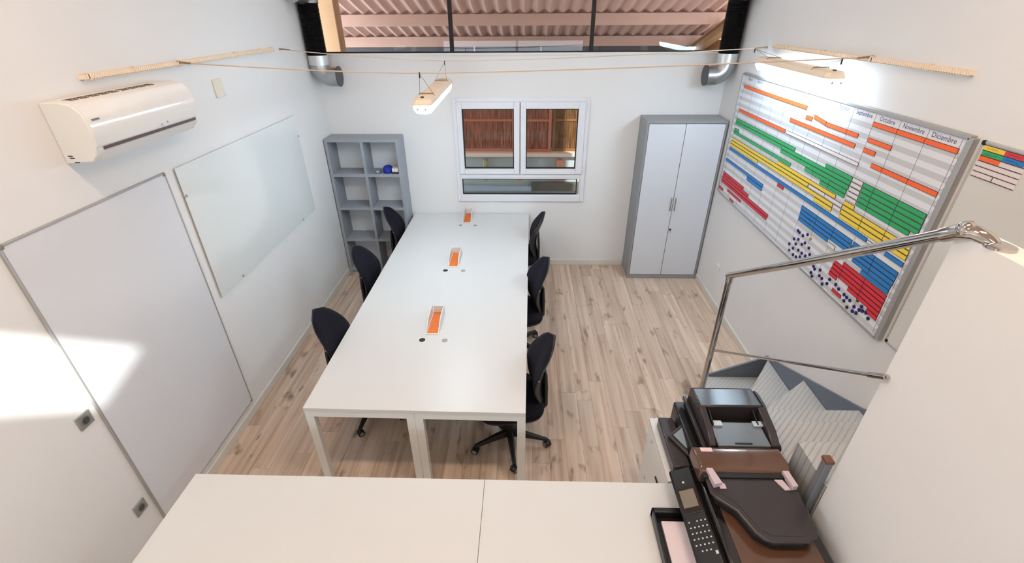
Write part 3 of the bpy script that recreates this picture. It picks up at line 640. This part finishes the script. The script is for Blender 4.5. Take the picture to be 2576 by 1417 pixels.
m = MB().rings([[Vector((-1.645+.062*c_*math.cos(2*PI*k/12)*(1 if abs(math.cos(2*PI*k/12)) < .8 else .92), 5.46+.075*math.sin(2*PI*k/12)*c_, z)) for k in range(12)] for z, c_ in ((zs, .9), (zs+.02, 1.0), (zs+.055, .95), (zs+.075, .75), (zs+.08, .4))])
o = m.build('folded_cloth', mat('blue_cloth', (24, 44, 150), .8, var=.3, scale=30, bump=.5, bscale=60), smooth=True, ang=60); tag(o, 'folded blue cloth bundle in the top right cube of the shelf', 'cloth')
t2 = thing('white_gadget', 'small white box with dark base beside the blue bundle', 'box', (-1.545, 5.44, zs))
B(-1.588, -1.505, 5.40, 5.50, zs, zs+.014).build('base', BLACK, t2, bevel=.003); B(-1.585, -1.508, 5.405, 5.495, zs+.014, zs+.06).build('case', WHITE, t2, bevel=.006)
B(-1.552, -1.548, 5.404, 5.406, zs+.02, zs+.055).build('slot', SLATE, t2)
t2 = thing('grey_gadget', 'small grey device left of the blue bundle on the shelf', 'device', (-1.76, 5.43, zs))
B(-1.79, -1.725, 5.40, 5.46, zs, zs+.045).build('case', mat('gadget_grey', (110, 112, 128), .5), t2, bevel=.008); B(-1.768, -1.742, 5.398, 5.401, zs+.012, zs+.034).build('button_plate', mat('gadget_pale', (170, 172, 184), .5), t2)

# ------------------------------------------------------------------ steel cupboard
t = thing('cupboard', 'tall grey cupboard with two pale doors in the back right corner', 'cupboard', (1.76, 5.5, 0))
CX0, CX1, CY, CHT = 1.322, 2.196, 5.292, 1.962
MB().box(CX0, CX0+.022, CY+.002, 5.655, 0, CHT).box(CX1-.022, CX1, CY+.002, 5.655, 0, CHT).box(CX0+.022, CX1-.022, CY+.002, 5.655, CHT-.03, CHT).box(CX0+.022, CX1-.022, CY+.002, 5.655, 0, .055).box(CX0+.022, CX1-.022, 5.645, 5.655, .055, CHT-.03).build('carcass', GREYCAB, t, bevel=.002)
mid = 1.748
for a, b_ in ((CX0+.026, mid-.003), (mid+.003, CX1-.026)):
    d = B(a, b_, CY, CY+.02, .06, CHT-.034).build('door', CABDOOR, t, bevel=.002)
    hx = (mid-.028) if a < mid-.1 else (mid+.022)
    MB().tube([(hx, CY, .935), (hx, CY-.025, .94), (hx, CY-.025, 1.085), (hx, CY, 1.09)], .006, 10).build('handle', CHROME, d, smooth=True)
    if a > mid-.1:
        MB().disc((mid+.022, CY, .685), (0, -1, 0), .013, .006, 14).build('lock', BLKPL, d, smooth=True)
        B(mid+.019, mid+.025, CY-.028, CY-.006, .655, .69).build('key', CHROME, d)

# ------------------------------------------------------------------ air conditioner
t = thing('air_conditioner', 'white wall-mounted split air conditioner on the left wall', 'air conditioner', (XL, 2.7, 2.34))
AY0, AY1 = 2.287, 3.115
top = [(XL, 2.636), (-2.235, 2.638)]; front = [(-2.178, 2.624), (-2.142, 2.588), (-2.130, 2.525), (-2.134, 2.47), (-2.145, 2.425)]
prof = top+front+[(-2.152, 2.388), (-2.185, 2.352), (XL, 2.340)]
body = MB().prism([(x, AY0, z) for x, z in prof], (0, AY1-AY0, 0)).build('body', WHITE, t, bevel=.006)
fp = [(-2.178, 2.624), (-2.142, 2.588), (-2.130, 2.525), (-2.134, 2.47), (-2.145, 2.425)]
fpo = [(x+.006, z+.002) for x, z in fp]
mb = MB(); prf = fpo+fp[::-1]
mb.prism([(x, AY0+.006, z) for x, z in prf], (0, AY1-AY0-.012, 0)).build('front_panel', mat('ac_gloss_white', (230, 230, 228), .14, coat=.4), t, smooth=True, ang=50)
MB().prism([(x, AY0+.05, z) for x, z in ((-2.143, 2.419), (-2.1445, 2.404), (-2.16, 2.402), (-2.16, 2.419))], (0, AY1-AY0-.07, 0)).build('outlet_slot', mat('ac_slot_brown', (92, 72, 72), .5), t)
MB().prism([(x, AY0+.05, z) for x, z in ((-2.145, 2.400), (-2.178, 2.350), (-2.184, 2.352), (-2.152, 2.401))], (0, AY1-AY0-.07, 0)).build('louvre', WHITE, t)
ns = 9
for i in range(ns):
    y0 = AY0+.06+i*.066+(.012 if i > 4 else 0)
    for k, (xa, xb) in enumerate(((-2.262, -2.254), (-2.243, -2.236), (-2.228, -2.222))):
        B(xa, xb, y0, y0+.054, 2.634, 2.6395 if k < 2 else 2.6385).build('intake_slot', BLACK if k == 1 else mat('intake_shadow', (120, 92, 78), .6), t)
MB().disc((-2.140, 2.775, 2.438), (1, 0, 0), .006, .006, 10).disc((-2.138, 2.825, 2.445), (1, 0, 0), .006, .006, 10).build('indicator', SOCK, t)
B(-2.1335, -2.1245, AY0+.03, AY0+.075, 2.548, 2.556).build('maker_mark', LINE, t)
for x, z in ((-2.292, 2.382), (-2.286, 2.372), (-2.27, 2.35)): B(x-.012, x+.012, AY0-.002, AY0, z-.0025, z+.0025).build('side_slot', GASKET, t)

# ------------------------------------------------------------------ boards on the left wall
def framed_board(name, lb, cat, wall, y0, y1, z0, z1, fw, surf, frame, corner, dep=.018):
    s = 1 if wall == XL else -1
    t = thing(name, lb, cat, (wall, (y0+y1)/2, z0))
    def bx(a, b_, c, d, e, f): 
        xs = sorted((wall+s*a, wall+s*b_)); return B(xs[0], xs[1], c, d, e, f)
    bx(.001, dep*.75, y0+fw*.5, y1-fw*.5, z0+fw*.5, z1-fw*.5).build('writing_surface', surf, t)
    for q in ((y0, y0+fw, z0+.02, z1-.02), (y1-fw, y1, z0+.02, z1-.02), (y0+.02, y1-.02, z0, z0+fw), (y0+.02, y1-.02, z1-fw, z1)): bx(0, dep, *q).build('frame_rail', frame, t, bevel=.002)
    for yy in (y0, y1-.022):
        for zz in (z0, z1-.022): bx(0, dep+.001, yy, yy+.022, zz, zz+.022).build('frame_corner', corner, t, bevel=.004)
    return t
framed_board('whiteboard', 'tall frameless-looking whiteboard with thin aluminium rim on the left wall', 'whiteboard', XL, 1.785, 2.878, .135, 2.12, .010, WBOARD, ALU, mat('grey_corner', (128, 128, 128), .5))
bpy.data.objects['whiteboard']['label'] = 'tall whiteboard with thin aluminium rim, lower left wall by the floor'
t = thing('glass_board', 'pale green glass writing board on the left wall beyond the whiteboard', 'glass board', (XL, 3.9, 1.12))
B(XL+.012, XL+.018, 2.972, 4.795, 1.122, 2.115).build('glass_panel', GLBOARD, t, bevel=.001)
for y, z in ((2.982, 1.925), (4.782, 1.916), (4.473, 1.134), (3.277, 1.134)): MB().disc((XL, y, z), (1, 0, 0), .011, .024, 14).build('standoff', ALU, t, smooth=True)
for nm, (y, z), lb, cat in (('wall_socket', (1.708, 1.137), 'grey wall socket beside the whiteboard at desk height', 'socket'), ('wall_socket', (1.705, .40), 'grey wall socket low down beside the whiteboard near the floor', 'socket')):
    t = thing(nm, lb, cat, (XL, y, z))
    B(XL, XL+.010, y-.041, y+.041, z-.041, z+.041).build('plate', SOCK, t, bevel=.003)
    MB().tube([(XL+.009, y, z), (XL+.0125, y, z)], .026, 24).build('socket_ring', mat('socket_ring', (120, 122, 120), .4), t, smooth=True)
    MB().tube([(XL+.0126, y, z), (XL+.0135, y, z)], .020, 20).build('socket_well', mat('socket_well', (72, 74, 74), .5), t, smooth=True)
    for dy in (-.009, .009): MB().disc((XL+.0135, y+dy, z), (1, 0, 0), .003, .0008, 8).build('contact', BLACK, t)
t = thing('cover_plate', 'beige blank cover plate on the left wall above the glass board', 'cover plate', (XL, 3.725, 2.51))
B(XL, XL+.012, 3.668, 3.785, 2.448, 2.575).build('plate', BEIGE, t, bevel=.004)
for dy, dz in ((-.045, .05), (.045, -.05)): MB().disc((XL+.012, 3.7265+dy, 2.511+dz), (1, 0, 0), .004, .001, 10).build('screw', ALU, t)
t = thing('blank_plate', 'small white blank plate low on the right wall beside the cupboard', 'cover plate', (XR, 4.75, .45))
B(XR-.009, XR, 4.71, 4.79, .41, .49).build('plate', WALL, t, bevel=.003); B(XR-.0105, XR-.009, 4.722, 4.778, .422, .478).build('insert', WHITE, t)

# ------------------------------------------------------------------ slotted rails, cables and pendant lamps
def slotted_rail(x, s, y0, y1, z, lb, clips):
    t = thing('slotted_rail', lb, 'rail', (x, (y0+y1)/2, z))
    def bx(a, b_, *q):
        xs = sorted((x+s*a, x+s*b_)); return B(xs[0], xs[1], *q)
    bx(0, .006, y0, y1, z-.014, z+.014).build('back_strip', CREAM, t); bx(.006, .026, y0, y1, z-.014, z-.010).build('lower_flange', CREAM, t)
    for yy in (y0, y1-.006): bx(.006, .026, yy, yy+.006, z-.013, z+.010).build('end_plate', CREAM, t)
    tm = MB(); y = y0+.01
    while y < y1-.012:
        xs = sorted((x+s*.022, x+s*.026)); tm.box(xs[0], xs[1], y, y+.010, z-.013, z+.012); y += .018
    tm.build('tooth_row', CREAM, t, kind='stuff')
    for y in clips:
        bx(.0, .031, y-.008, y+.008, z-.017, z+.019).build('cable_clip', mat('clip_cream', (232, 212, 188), .5), t, bevel=.004)
slotted_rail(XL, 1, 2.566, 4.70, 2.715, 'cream slotted cable rail high on the left wall', (2.62, 2.95, 3.36, 4.05, 4.45, 4.66))
slotted_rail(XR, -1, 2.561, 4.70, 2.722, 'cream slotted cable rail high on the right wall', (2.85, 3.335, 3.9, 4.45))
def cat_pts(a, b_, sag, n=18, px=.5):
    a, b_ = Vector(a), Vector(b_); out = []
    for i in range(n+1):
        u = i/n; q = u/px if u < px else (1-u)/(1-px); out.append(a.lerp(b_, u)-Vector((0, 0, sag*(1-(1-q)**1.5))))
    return out
CAB = mat('cream_cable', (206, 186, 164), .6)
for y, sag, lb, z0, z1 in ((3.35, .076, 'thin cream suspension cable between the wall rails, nearer the camera', 2.72, 2.735), (4.84, .105, 'thin cream suspension cable between the wall rails, nearer the back wall', 2.705, 2.70)):
    t = thing('suspension_cable', lb, 'cable', (0, y, 2.7))
    MB().tube(cat_pts((XL+.004, y, z0), (XR-.004, y, z1), sag, px=.36), .0042, 6).build('wire_rope', CAB, t, smooth=True)
    for x, z in ((XL, z0), (XR, z1)):
        s = 1 if x < 0 else -1
        MB().tube([(x, y, z), (x+s*.03, y, z), (x+s*.10, y, z-.006)], [.009, .007, .006], 8).build('turnbuckle', mat('old_brass', (150, 128, 104), .5, .4), t, smooth=True)
def pendant(x0, y0, x1, y1, z, lb, hang):
    c = Vector(((x0+x1)/2, (y0+y1)/2, z)); L_ = math.hypot(x1-x0, y1-y0); rz = math.atan2(y1-y0, x1-x0)-PI/2
    t = thing('pendant_lamp', lb, 'lamp', c, rz, 'pendant lamps')
    def pl(hw, hl, ch): return [(-hw, -hl+ch), (-hw+ch*.8, -hl), (hw-ch*.8, -hl), (hw, -hl+ch), (hw, hl-ch), (hw-ch*.8, hl), (-hw+ch*.8, hl), (-hw, hl-ch)]
    def rg(hw, hl, ch, zz): return [Vector((x, y, zz)) for x, y in pl(hw, hl, ch)]
    h = L_/2
    MB().rings([rg(.072, h, .03, .012), rg(.072, h, .03, .025), rg(.060, h-.012, .03, .050), rg(.052, h-.03, .03, .056)]).build('housing', CREAM, t, local=True, smooth=True, ang=25)
    MB().rings([rg(.068, h-.004, .03, .012), rg(.066, h-.010, .03, -.020), rg(.052, h-.035, .03, -.050), rg(.030, h-.06, .02, -.055)]).build('diffuser', DIFF, t, local=True, smooth=True, ang=25)
    for y in (-h*.62, h*.62): MB().tube([(-.062, y, .045), (-.05, y, .062), (.05, y, .062), (.062, y, .045)], .004, 6).build('bracket', mat('old_brass', (0, 0, 0)), t, local=True, smooth=True)
    MB().disc((0, -h+.06, .054), (0, 0, 1), .012, .012, 12).build('cable_gland', mat('gland_brown', (96, 66, 44), .5), t, local=True)
    for x in (-.028, .028): MB().disc((x, -h+.002, -.012), (0, -1, 0), .008, .012, 10).build('end_clip', mat('clip_grey', (170, 178, 186), .5), t, local=True)
    inv = FR[t.name].inverted()
    for (p, yy) in hang:
        q = inv @ Vector(p)
        for sx in (-.05, .05): MB().tube([q, (sx, yy*h, .062)], .0016, 5).build('hanging_wire', mat('wire_grey', (120, 112, 108), .5), t, local=True)
        MB().tube([q+Vector((0, 0, .008)), q-Vector((0, 0, .03))], .005, 6).build('hook', GASKET, t, local=True)
    return t
pendant(-.742, 3.47, -.765, 4.72, 2.412, 'lit pendant lamp hanging over the bench in front of the window', (((-.709, 3.35, 2.648), -.62), ((-.775, 4.84, 2.592), .62)))
pendant(2.068, 3.42, 2.118, 4.68, 2.585, 'lit pendant lamp hanging close to the right wall above the planner', (((2.02, 3.35, 2.722), -.62), ((2.10, 4.84, 2.688), .62)))

# ------------------------------------------------------------------ ventilation ducts
def duct(x, xt, s, lb):
    y = 5.45; t = thing('ventilation_duct', lb, 'duct', (x, y, 2.3))
    pts = []; rs = []
    for i in range(81):
        u = i/80; pts.append((x+(xt-x)*u, y, 2.60+.50*u)); rs.append(.098+(.0045 if i % 2 else -.0045))
    MB().tube(pts, rs, 24).build('flexible_hose', FLEX, t, smooth=True, ang=60)
    MB().tube([(x, y, 2.515), (x, y, 2.61)], .1025, 28).build('collar', mat('pale_foil_tape', (206, 208, 210), .35, .5), t, smooth=True)
    el = arc((x+s*.115, y, 2.515), .115, 0, PI/2, 10, (-s, 0, 0), (0, 0, -1))+[(x+s*.20, y-.0, 2.40)]
    MB().tube(el, .101, 28, cap=False).build('elbow', GALV, t, smooth=True)
    MB().tube([(x+s*.192, y, 2.40), (x+s*.202, y, 2.40)], .1035, 28).build('outlet_rim', mat('dark_rim', (70, 72, 76), .5), t, smooth=True)
    MB().tube([(xt, y, 3.085), (xt, y, 3.12), (xt-s*.005, y-.03, 3.16), (xt-s*.012, y-.09, 3.185), (xt-s*.02, y-.3, 3.19)], .106, 28).build('supply_pipe', GALV, t, smooth=True)
    return t
duct(-2.226, -2.224, 1, 'black flexible duct with silver elbow in the back left corner')
duct(2.098, 2.10, -1, 'black flexible duct with silver elbow in the back right corner')

# ------------------------------------------------------------------ year planner on the right wall
PX = XR; PY0, PZ1 = 5.17, 2.46; PWD, PHT = 2.80, 1.242; DEP = .026
t = thing('year_planner', 'large Spanish year planner board with coloured strips on the right wall', 'planner', (PX, PY0-PWD/2, PZ1-PHT))
pl_root = t
def U(u): return PY0-u
def V(v): return PZ1-v
B(PX-DEP, PX, U(PWD-.02), U(.02), V(PHT-.02), V(.02)).build('board', PLAN, t)
# object-space z of the print is measured from the board's lower edge
for q in ((U(PWD), U(PWD-.035), V(PHT-.01), V(.01)), (U(.022), U(0), V(PHT-.01), V(.01)), (U(PWD-.02), U(.02), V(PHT), V(PHT-.022)), (U(PWD-.02), U(.02), V(.022), V(0))):
    B(PX-DEP-.008, PX, min(q[0], q[1]), max(q[0], q[1]), q[2], q[3]).build('frame_rail', ALU, t, bevel=.003)
U0, MP = .079, .2215
XF = PX-DEP
for i in range(13):
    u = U0+MP*i; B(XF-.0006, XF, U(u)-.0014, U(u)+.0014, V(1.215), V(.025)).build('column_line', LINE, t)
MONTHS = ['Enero', 'Febrero', 'Marzo', 'Abril', 'Mayo', 'Junio', 'Julio', 'Agosto', 'Septiembre', 'Octubre', 'Noviembre', 'Diciembre']
def wall_text(txt, u, v, size, name, m, parent, x=XF-.0008, wmax=None):
    vs_, fs = text_mesh(txt, size)
    if wmax:
        w_ = max(p.x for p in vs_)-min(p.x for p in vs_)
        if w_ > wmax:
            for p in vs_: p.x *= wmax/w_
    return MB().add([(x, U(u)-p.x, V(v)+p.y) for p in vs_], fs).build(name, m, parent)
for i, mname in enumerate(MONTHS): wall_text(mname, U0+MP*(i+.5), .046, .040, 'month_heading', INK, t, wmax=.165)
for k in range(35):
    wall_text(str(k+1), 2.757, .118+.0322*k, .021, 'row_number', LINE, t); wall_text(str(k+1), .062, .118+.0322*k, .018, 'row_number', LINE, t)
ST = []
def st(c, u0, u1, v, h=.0285, tilt=0.): ST.append((c, u0, u1, v, h, tilt))
def rowv(k): return .071+.0322*k
st('orange', 2.072, 2.744, rowv(0)); st('orange', .088, 1.30, rowv(1)+.004); st('orange', 1.318, 1.412, rowv(3)+.002); st('orange', 1.425, 1.60, .146, tilt=.020); st('orange', 1.603, 1.978, rowv(3)); st('orange', 2.08, 2.302, rowv(3))
st('orange', 1.10, 1.982, rowv(5)); st('orange', 2.072, 2.19, rowv(5)); st('orange', 2.19, 2.74, rowv(7)+.004); st('orange', .09, 1.08, rowv(8)+.003)
st('white', 1.105, 2.077, rowv(8)+.003, .026)
for k, runs in ((11, ((.082, 1.305), (1.748, 2.072), (2.188, 2.736))), (12, ((.082, 1.09), (1.09, 2.068), (2.188, 2.736))), (13, ((1.092, 2.066), (2.19, 2.736))), (14, ((.088, .20), (1.512, 2.06), (2.19, 2.736))), (15, ((.088, 1.304), (1.745, 2.056), (2.192, 2.68)))):
    for a, b_ in runs: st('green', a, b_, .428+.0316*(k-11))
    st('white', 2.075, 2.185, .428+.0316*(k-11), .027)
for j, runs in enumerate((((1.09, 1.972), (2.074, 2.188)), ((.08, 1.62), (2.074, 2.732)), ((.078, 1.972), (2.074, 2.734)), ((.072, .746), (1.742, 1.975), (2.076, 2.734)))):
    v = .590+.0318*j
    for a, b_ in runs: st('yellow', a, b_, v)
    if j == 1: st('white', 1.63, 2.068, v, .026)
    elif j == 2: st('white', 1.976, 2.07, v, .026)
st('blue', .07, 2.40, .724); st('blue', 2.575, 2.734, .728); st('white', 2.405, 2.48, .732, .02)
for v, runs in ((.794, ((1.624, 2.284), (2.30, 2.728))), (.826, ((1.627, 2.728),)), (.857, ((1.63, 2.29), (2.36, 2.726))), (.889, ((1.634, 2.052), (2.344, 2.722))), (.921, ((2.455, 2.72),))):
    for a, b_ in runs: st('blue', a, b_, v)
st('white', 2.065, 2.15, .905, .03); st('white', 2.296, 2.352, .859, .026)
st('blue', .048, .955, .848, .029); st('blue', .617, .952, .879, .036)
for v, runs in ((.955, ((2.28, 2.723),)), (.986, ((2.19, 2.723),)), (1.017, ((2.188, 2.723),)), (1.048, ((2.184, 2.724),)), (1.079, ((2.18, 2.276), (2.405, 2.724))), (1.110, ((2.622, 2.724),))):
    for a, b_ in runs: st('red', a, b_, v)
st('red', .058, .60, .994); st('red', .052, .735, 1.024); st('red', .046, 1.18, 1.054); st('red', .044, 1.17, 1.085); st('red', .25, .61, 1.132, .024); st('red', .025, .145, 1.164, .03); st('red', .345, .452, 1.198, .02)
st('red', 1.192, 1.302, .757); st('red', 2.27, 2.378, 1.168, .026)
MN = ['January', 'February', 'March', 'April', 'May', 'June', 'July', 'August', 'September', 'October', 'November', 'December']
ORD = ['top', 'second', 'third', 'fourth', 'fifth', 'sixth', 'seventh', 'eighth', 'ninth', 'tenth', 'eleventh', 'twelfth', 'thirteenth', 'fourteenth', 'fifteenth', 'sixteenth', 'seventeenth']
pieces = []
for c, u0, u1, v, h, tilt in ST:
    if u0 > 1.5 and not tilt and u1-u0 > .3:
        cuts = [u0]+[U0+MP*i for i in range(13) if u0+.05 < U0+MP*i < u1-.05]+[u1]
    else: cuts = [u0, u1]
    for a, b_ in zip(cuts[:-1], cuts[1:]): pieces.append((c, a, b_, v, h, tilt))
rowsv = {}
for c in STRIPC:
    vv = sorted(set(round(p[3], 3) for p in pieces if p[0] == c)); out = []
    for v in vv:
        if not out or v-out[-1][0] > .012: out.append([v])
        else: out[-1].append(v)
    for i, g in enumerate(out):
        for v in g: rowsv[(c, v)] = i
def mon(u): return MN[max(0, min(11, int((u-U0)/MP+1e-6)))]
seen = set()
for c, a, b_, v, h, tilt in pieces:
    m = MB(); e = .0022; xf0, xf1 = XF-.0035, XF
    P = lambda u, vv, x: (x, U(u), V(vv+tilt*(u-a)/(b_-a)))
    o4 = [(a+.0008, v), (b_-.0008, v), (b_-.0008, v+h), (a+.0008, v+h)]; i4 = [(a+e, v+e), (b_-e, v+e), (b_-e, v+h-e), (a+e, v+h-e)]
    vs_ = [P(u, q, xf1) for u, q in o4]+[P(u, q, xf0) for u, q in o4]+[P(u, q, xf0-.0002) for u, q in i4]
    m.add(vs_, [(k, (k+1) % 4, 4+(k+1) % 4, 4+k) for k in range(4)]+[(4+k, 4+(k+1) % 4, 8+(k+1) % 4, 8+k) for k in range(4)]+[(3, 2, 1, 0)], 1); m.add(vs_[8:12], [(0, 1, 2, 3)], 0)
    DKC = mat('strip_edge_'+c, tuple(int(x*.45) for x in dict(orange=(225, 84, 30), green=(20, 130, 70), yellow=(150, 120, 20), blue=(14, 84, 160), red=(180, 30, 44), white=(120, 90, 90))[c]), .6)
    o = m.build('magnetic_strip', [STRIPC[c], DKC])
    m0, m1 = mon(a+.03), mon(b_-.03); where = f'{m0} column' if m0 == m1 else f'{m0} to {m1}'
    lb = f'{c} magnetic strip on the planner, {ORD[rowsv[(c, round(v, 3))]]} {c} row, {where}'
    if lb in seen: lb = f'{c} magnetic strip on the planner, later piece in {ORD[rowsv[(c, round(v, 3))]]} {c} row, {where}'
    seen.add(lb); tag(o, lb, 'magnet', f'{c} planner strips')
DOTS = [(1.679,.989),(1.705,.994),(1.759,.997),(1.811,.965),(1.663,1.069),(1.719,1.048),(1.623,1.133),(1.705,1.095),(1.782,1.062),(1.814,1.035),(1.688,1.141),(1.763,1.122),(1.879,1.047),(1.816,1.122),(1.716,1.186),(1.762,1.183),(1.808,1.159),(1.869,1.12),(1.914,1.086),(2.001,1.140),(2.024,1.152),(2.087,1.126),(1.998,1.197),(2.024,1.214),(2.099,1.167),(2.134,1.170),(2.215,1.132),(2.158,1.203),(2.204,1.173),(2.29,1.131),(2.332,1.142),(2.398,1.147),(2.43,1.150),(2.418,1.184),(2.466,1.151),(2.521,1.165),(2.579,1.127),(2.523,1.2),(2.558,1.191),(2.571,1.158),(2.600,1.147),(2.632,1.139),(2.665,1.161)]
d0 = None
WORDS = ['first', 'second', 'third', 'fourth', 'fifth', 'sixth', 'seventh', 'eighth', 'ninth', 'tenth', 'eleventh', 'twelfth', 'thirteenth', 'fourteenth', 'fifteenth', 'sixteenth', 'seventeenth', 'eighteenth', 'nineteenth', 'twentieth', 'twenty-first', 'twenty-second', 'twenty-third', 'twenty-fourth']
for part, where in (([d for d in DOTS if d[0] < 1.95], 'upper left cluster'), ([d for d in DOTS if d[0] > 1.95], 'lower right trail')):
    for i, (u, v) in enumerate(sorted(part)):
        if d0 is None:
            d0 = MB().tube([(0, 0, 0), (-.006, 0, 0), (-.008, 0, 0)], [.0125, .0125, .0095], 16).build('round_magnet', NAVY, smooth=True); o = d0
        else: o = d0.copy(); COL.objects.link(o)
        o.location = (XF, U(u), V(v)); tag(o, f'round navy magnet on the planner, {WORDS[i]} from the left in the {where}', 'magnet', 'round navy magnets on the planner')
for (u, v), c, lb in (((1.65, 1.178), (70, 78, 74), 'round dark green magnet left of the navy magnet cluster'), ((2.466, 1.205), (30, 30, 34), 'round black magnet among the navy magnets at the bottom edge'), ((2.529, 1.112), (60, 70, 60), 'round green black magnet beside the lowest red strips'), ((1.862, .978), (150, 140, 70), 'round olive magnet right of the navy magnet cluster')):
    o = MB().tube([(0, 0, 0), (-.006, 0, 0), (-.008, 0, 0)], [.0115, .0115, .009], 16).build('round_magnet', mat('magnet_%d_%d_%d' % c, c, .4), smooth=True); o.location = (XF, U(u), V(v)); tag(o, lb, 'magnet')

# second whiteboard with its colour key
framed_board('whiteboard', 'whiteboard with black corners right of the year planner, above the stairs', 'whiteboard', XR, 1.15, 2.343, 1.246, 2.452, .012, mat('whiteboard_warm', (212, 212, 208), .12, var=.01), mat('pale_grey_rim', (186, 186, 184), .4, .3), BLACK, .014)
t = thing('colour_key_card', 'colour key card with yellow, red, green, blue and orange cells', 'card', (XR-.014, 2.2, 2.28))
KX = XR-.0108
B(KX-.0012, KX-.0002, 2.085, 2.322, 2.286, 2.436).build('backing', mat('card_pale', (226, 216, 216), .5), t)
cells = [(0, 0, 'yellow'), (0, 1, 'red'), (1, 0, 'green'), (1, 1, 'blue'), (2, 0, 'orange')]
for r_, c, cn in cells:
    y1 = 2.318-c*.112; z1 = 2.434-r_*.0245
    y0 = y1-.110; B(KX-.0026, KX-.0012, y0, y1, z1-.021, z1).build('cell', STRIPC[cn], t)
for k in range(7): B(KX-.0028, KX-.0012, 2.088, 2.320, 2.4335-k*.0245, 2.4365-k*.0245).build('rule', mat('key_line', (52, 34, 34), .6), t)
B(KX-.0028, KX-.0012, 2.203, 2.206, 2.288, 2.31).build('rule', MATS['key_line'], t)
scr = mat('marker_scribble', (40, 70, 80), .6)
for r_, c, w_ in ((0, 0, .06), (0, 1, .06), (1, 0, .07), (1, 1, .07)):
    y1 = 2.30-c*.112; z = 2.4235-r_*.0245; y = y1
    m = MB(); rr = random.Random(r_*7+c); pts = []
    while y > y1-w_: pts.append((KX-.0028, y, z+rr.uniform(-.005, .005))); y -= .004
    m.tube(pts, .0007, 4); m.build('handwriting', scr, t)
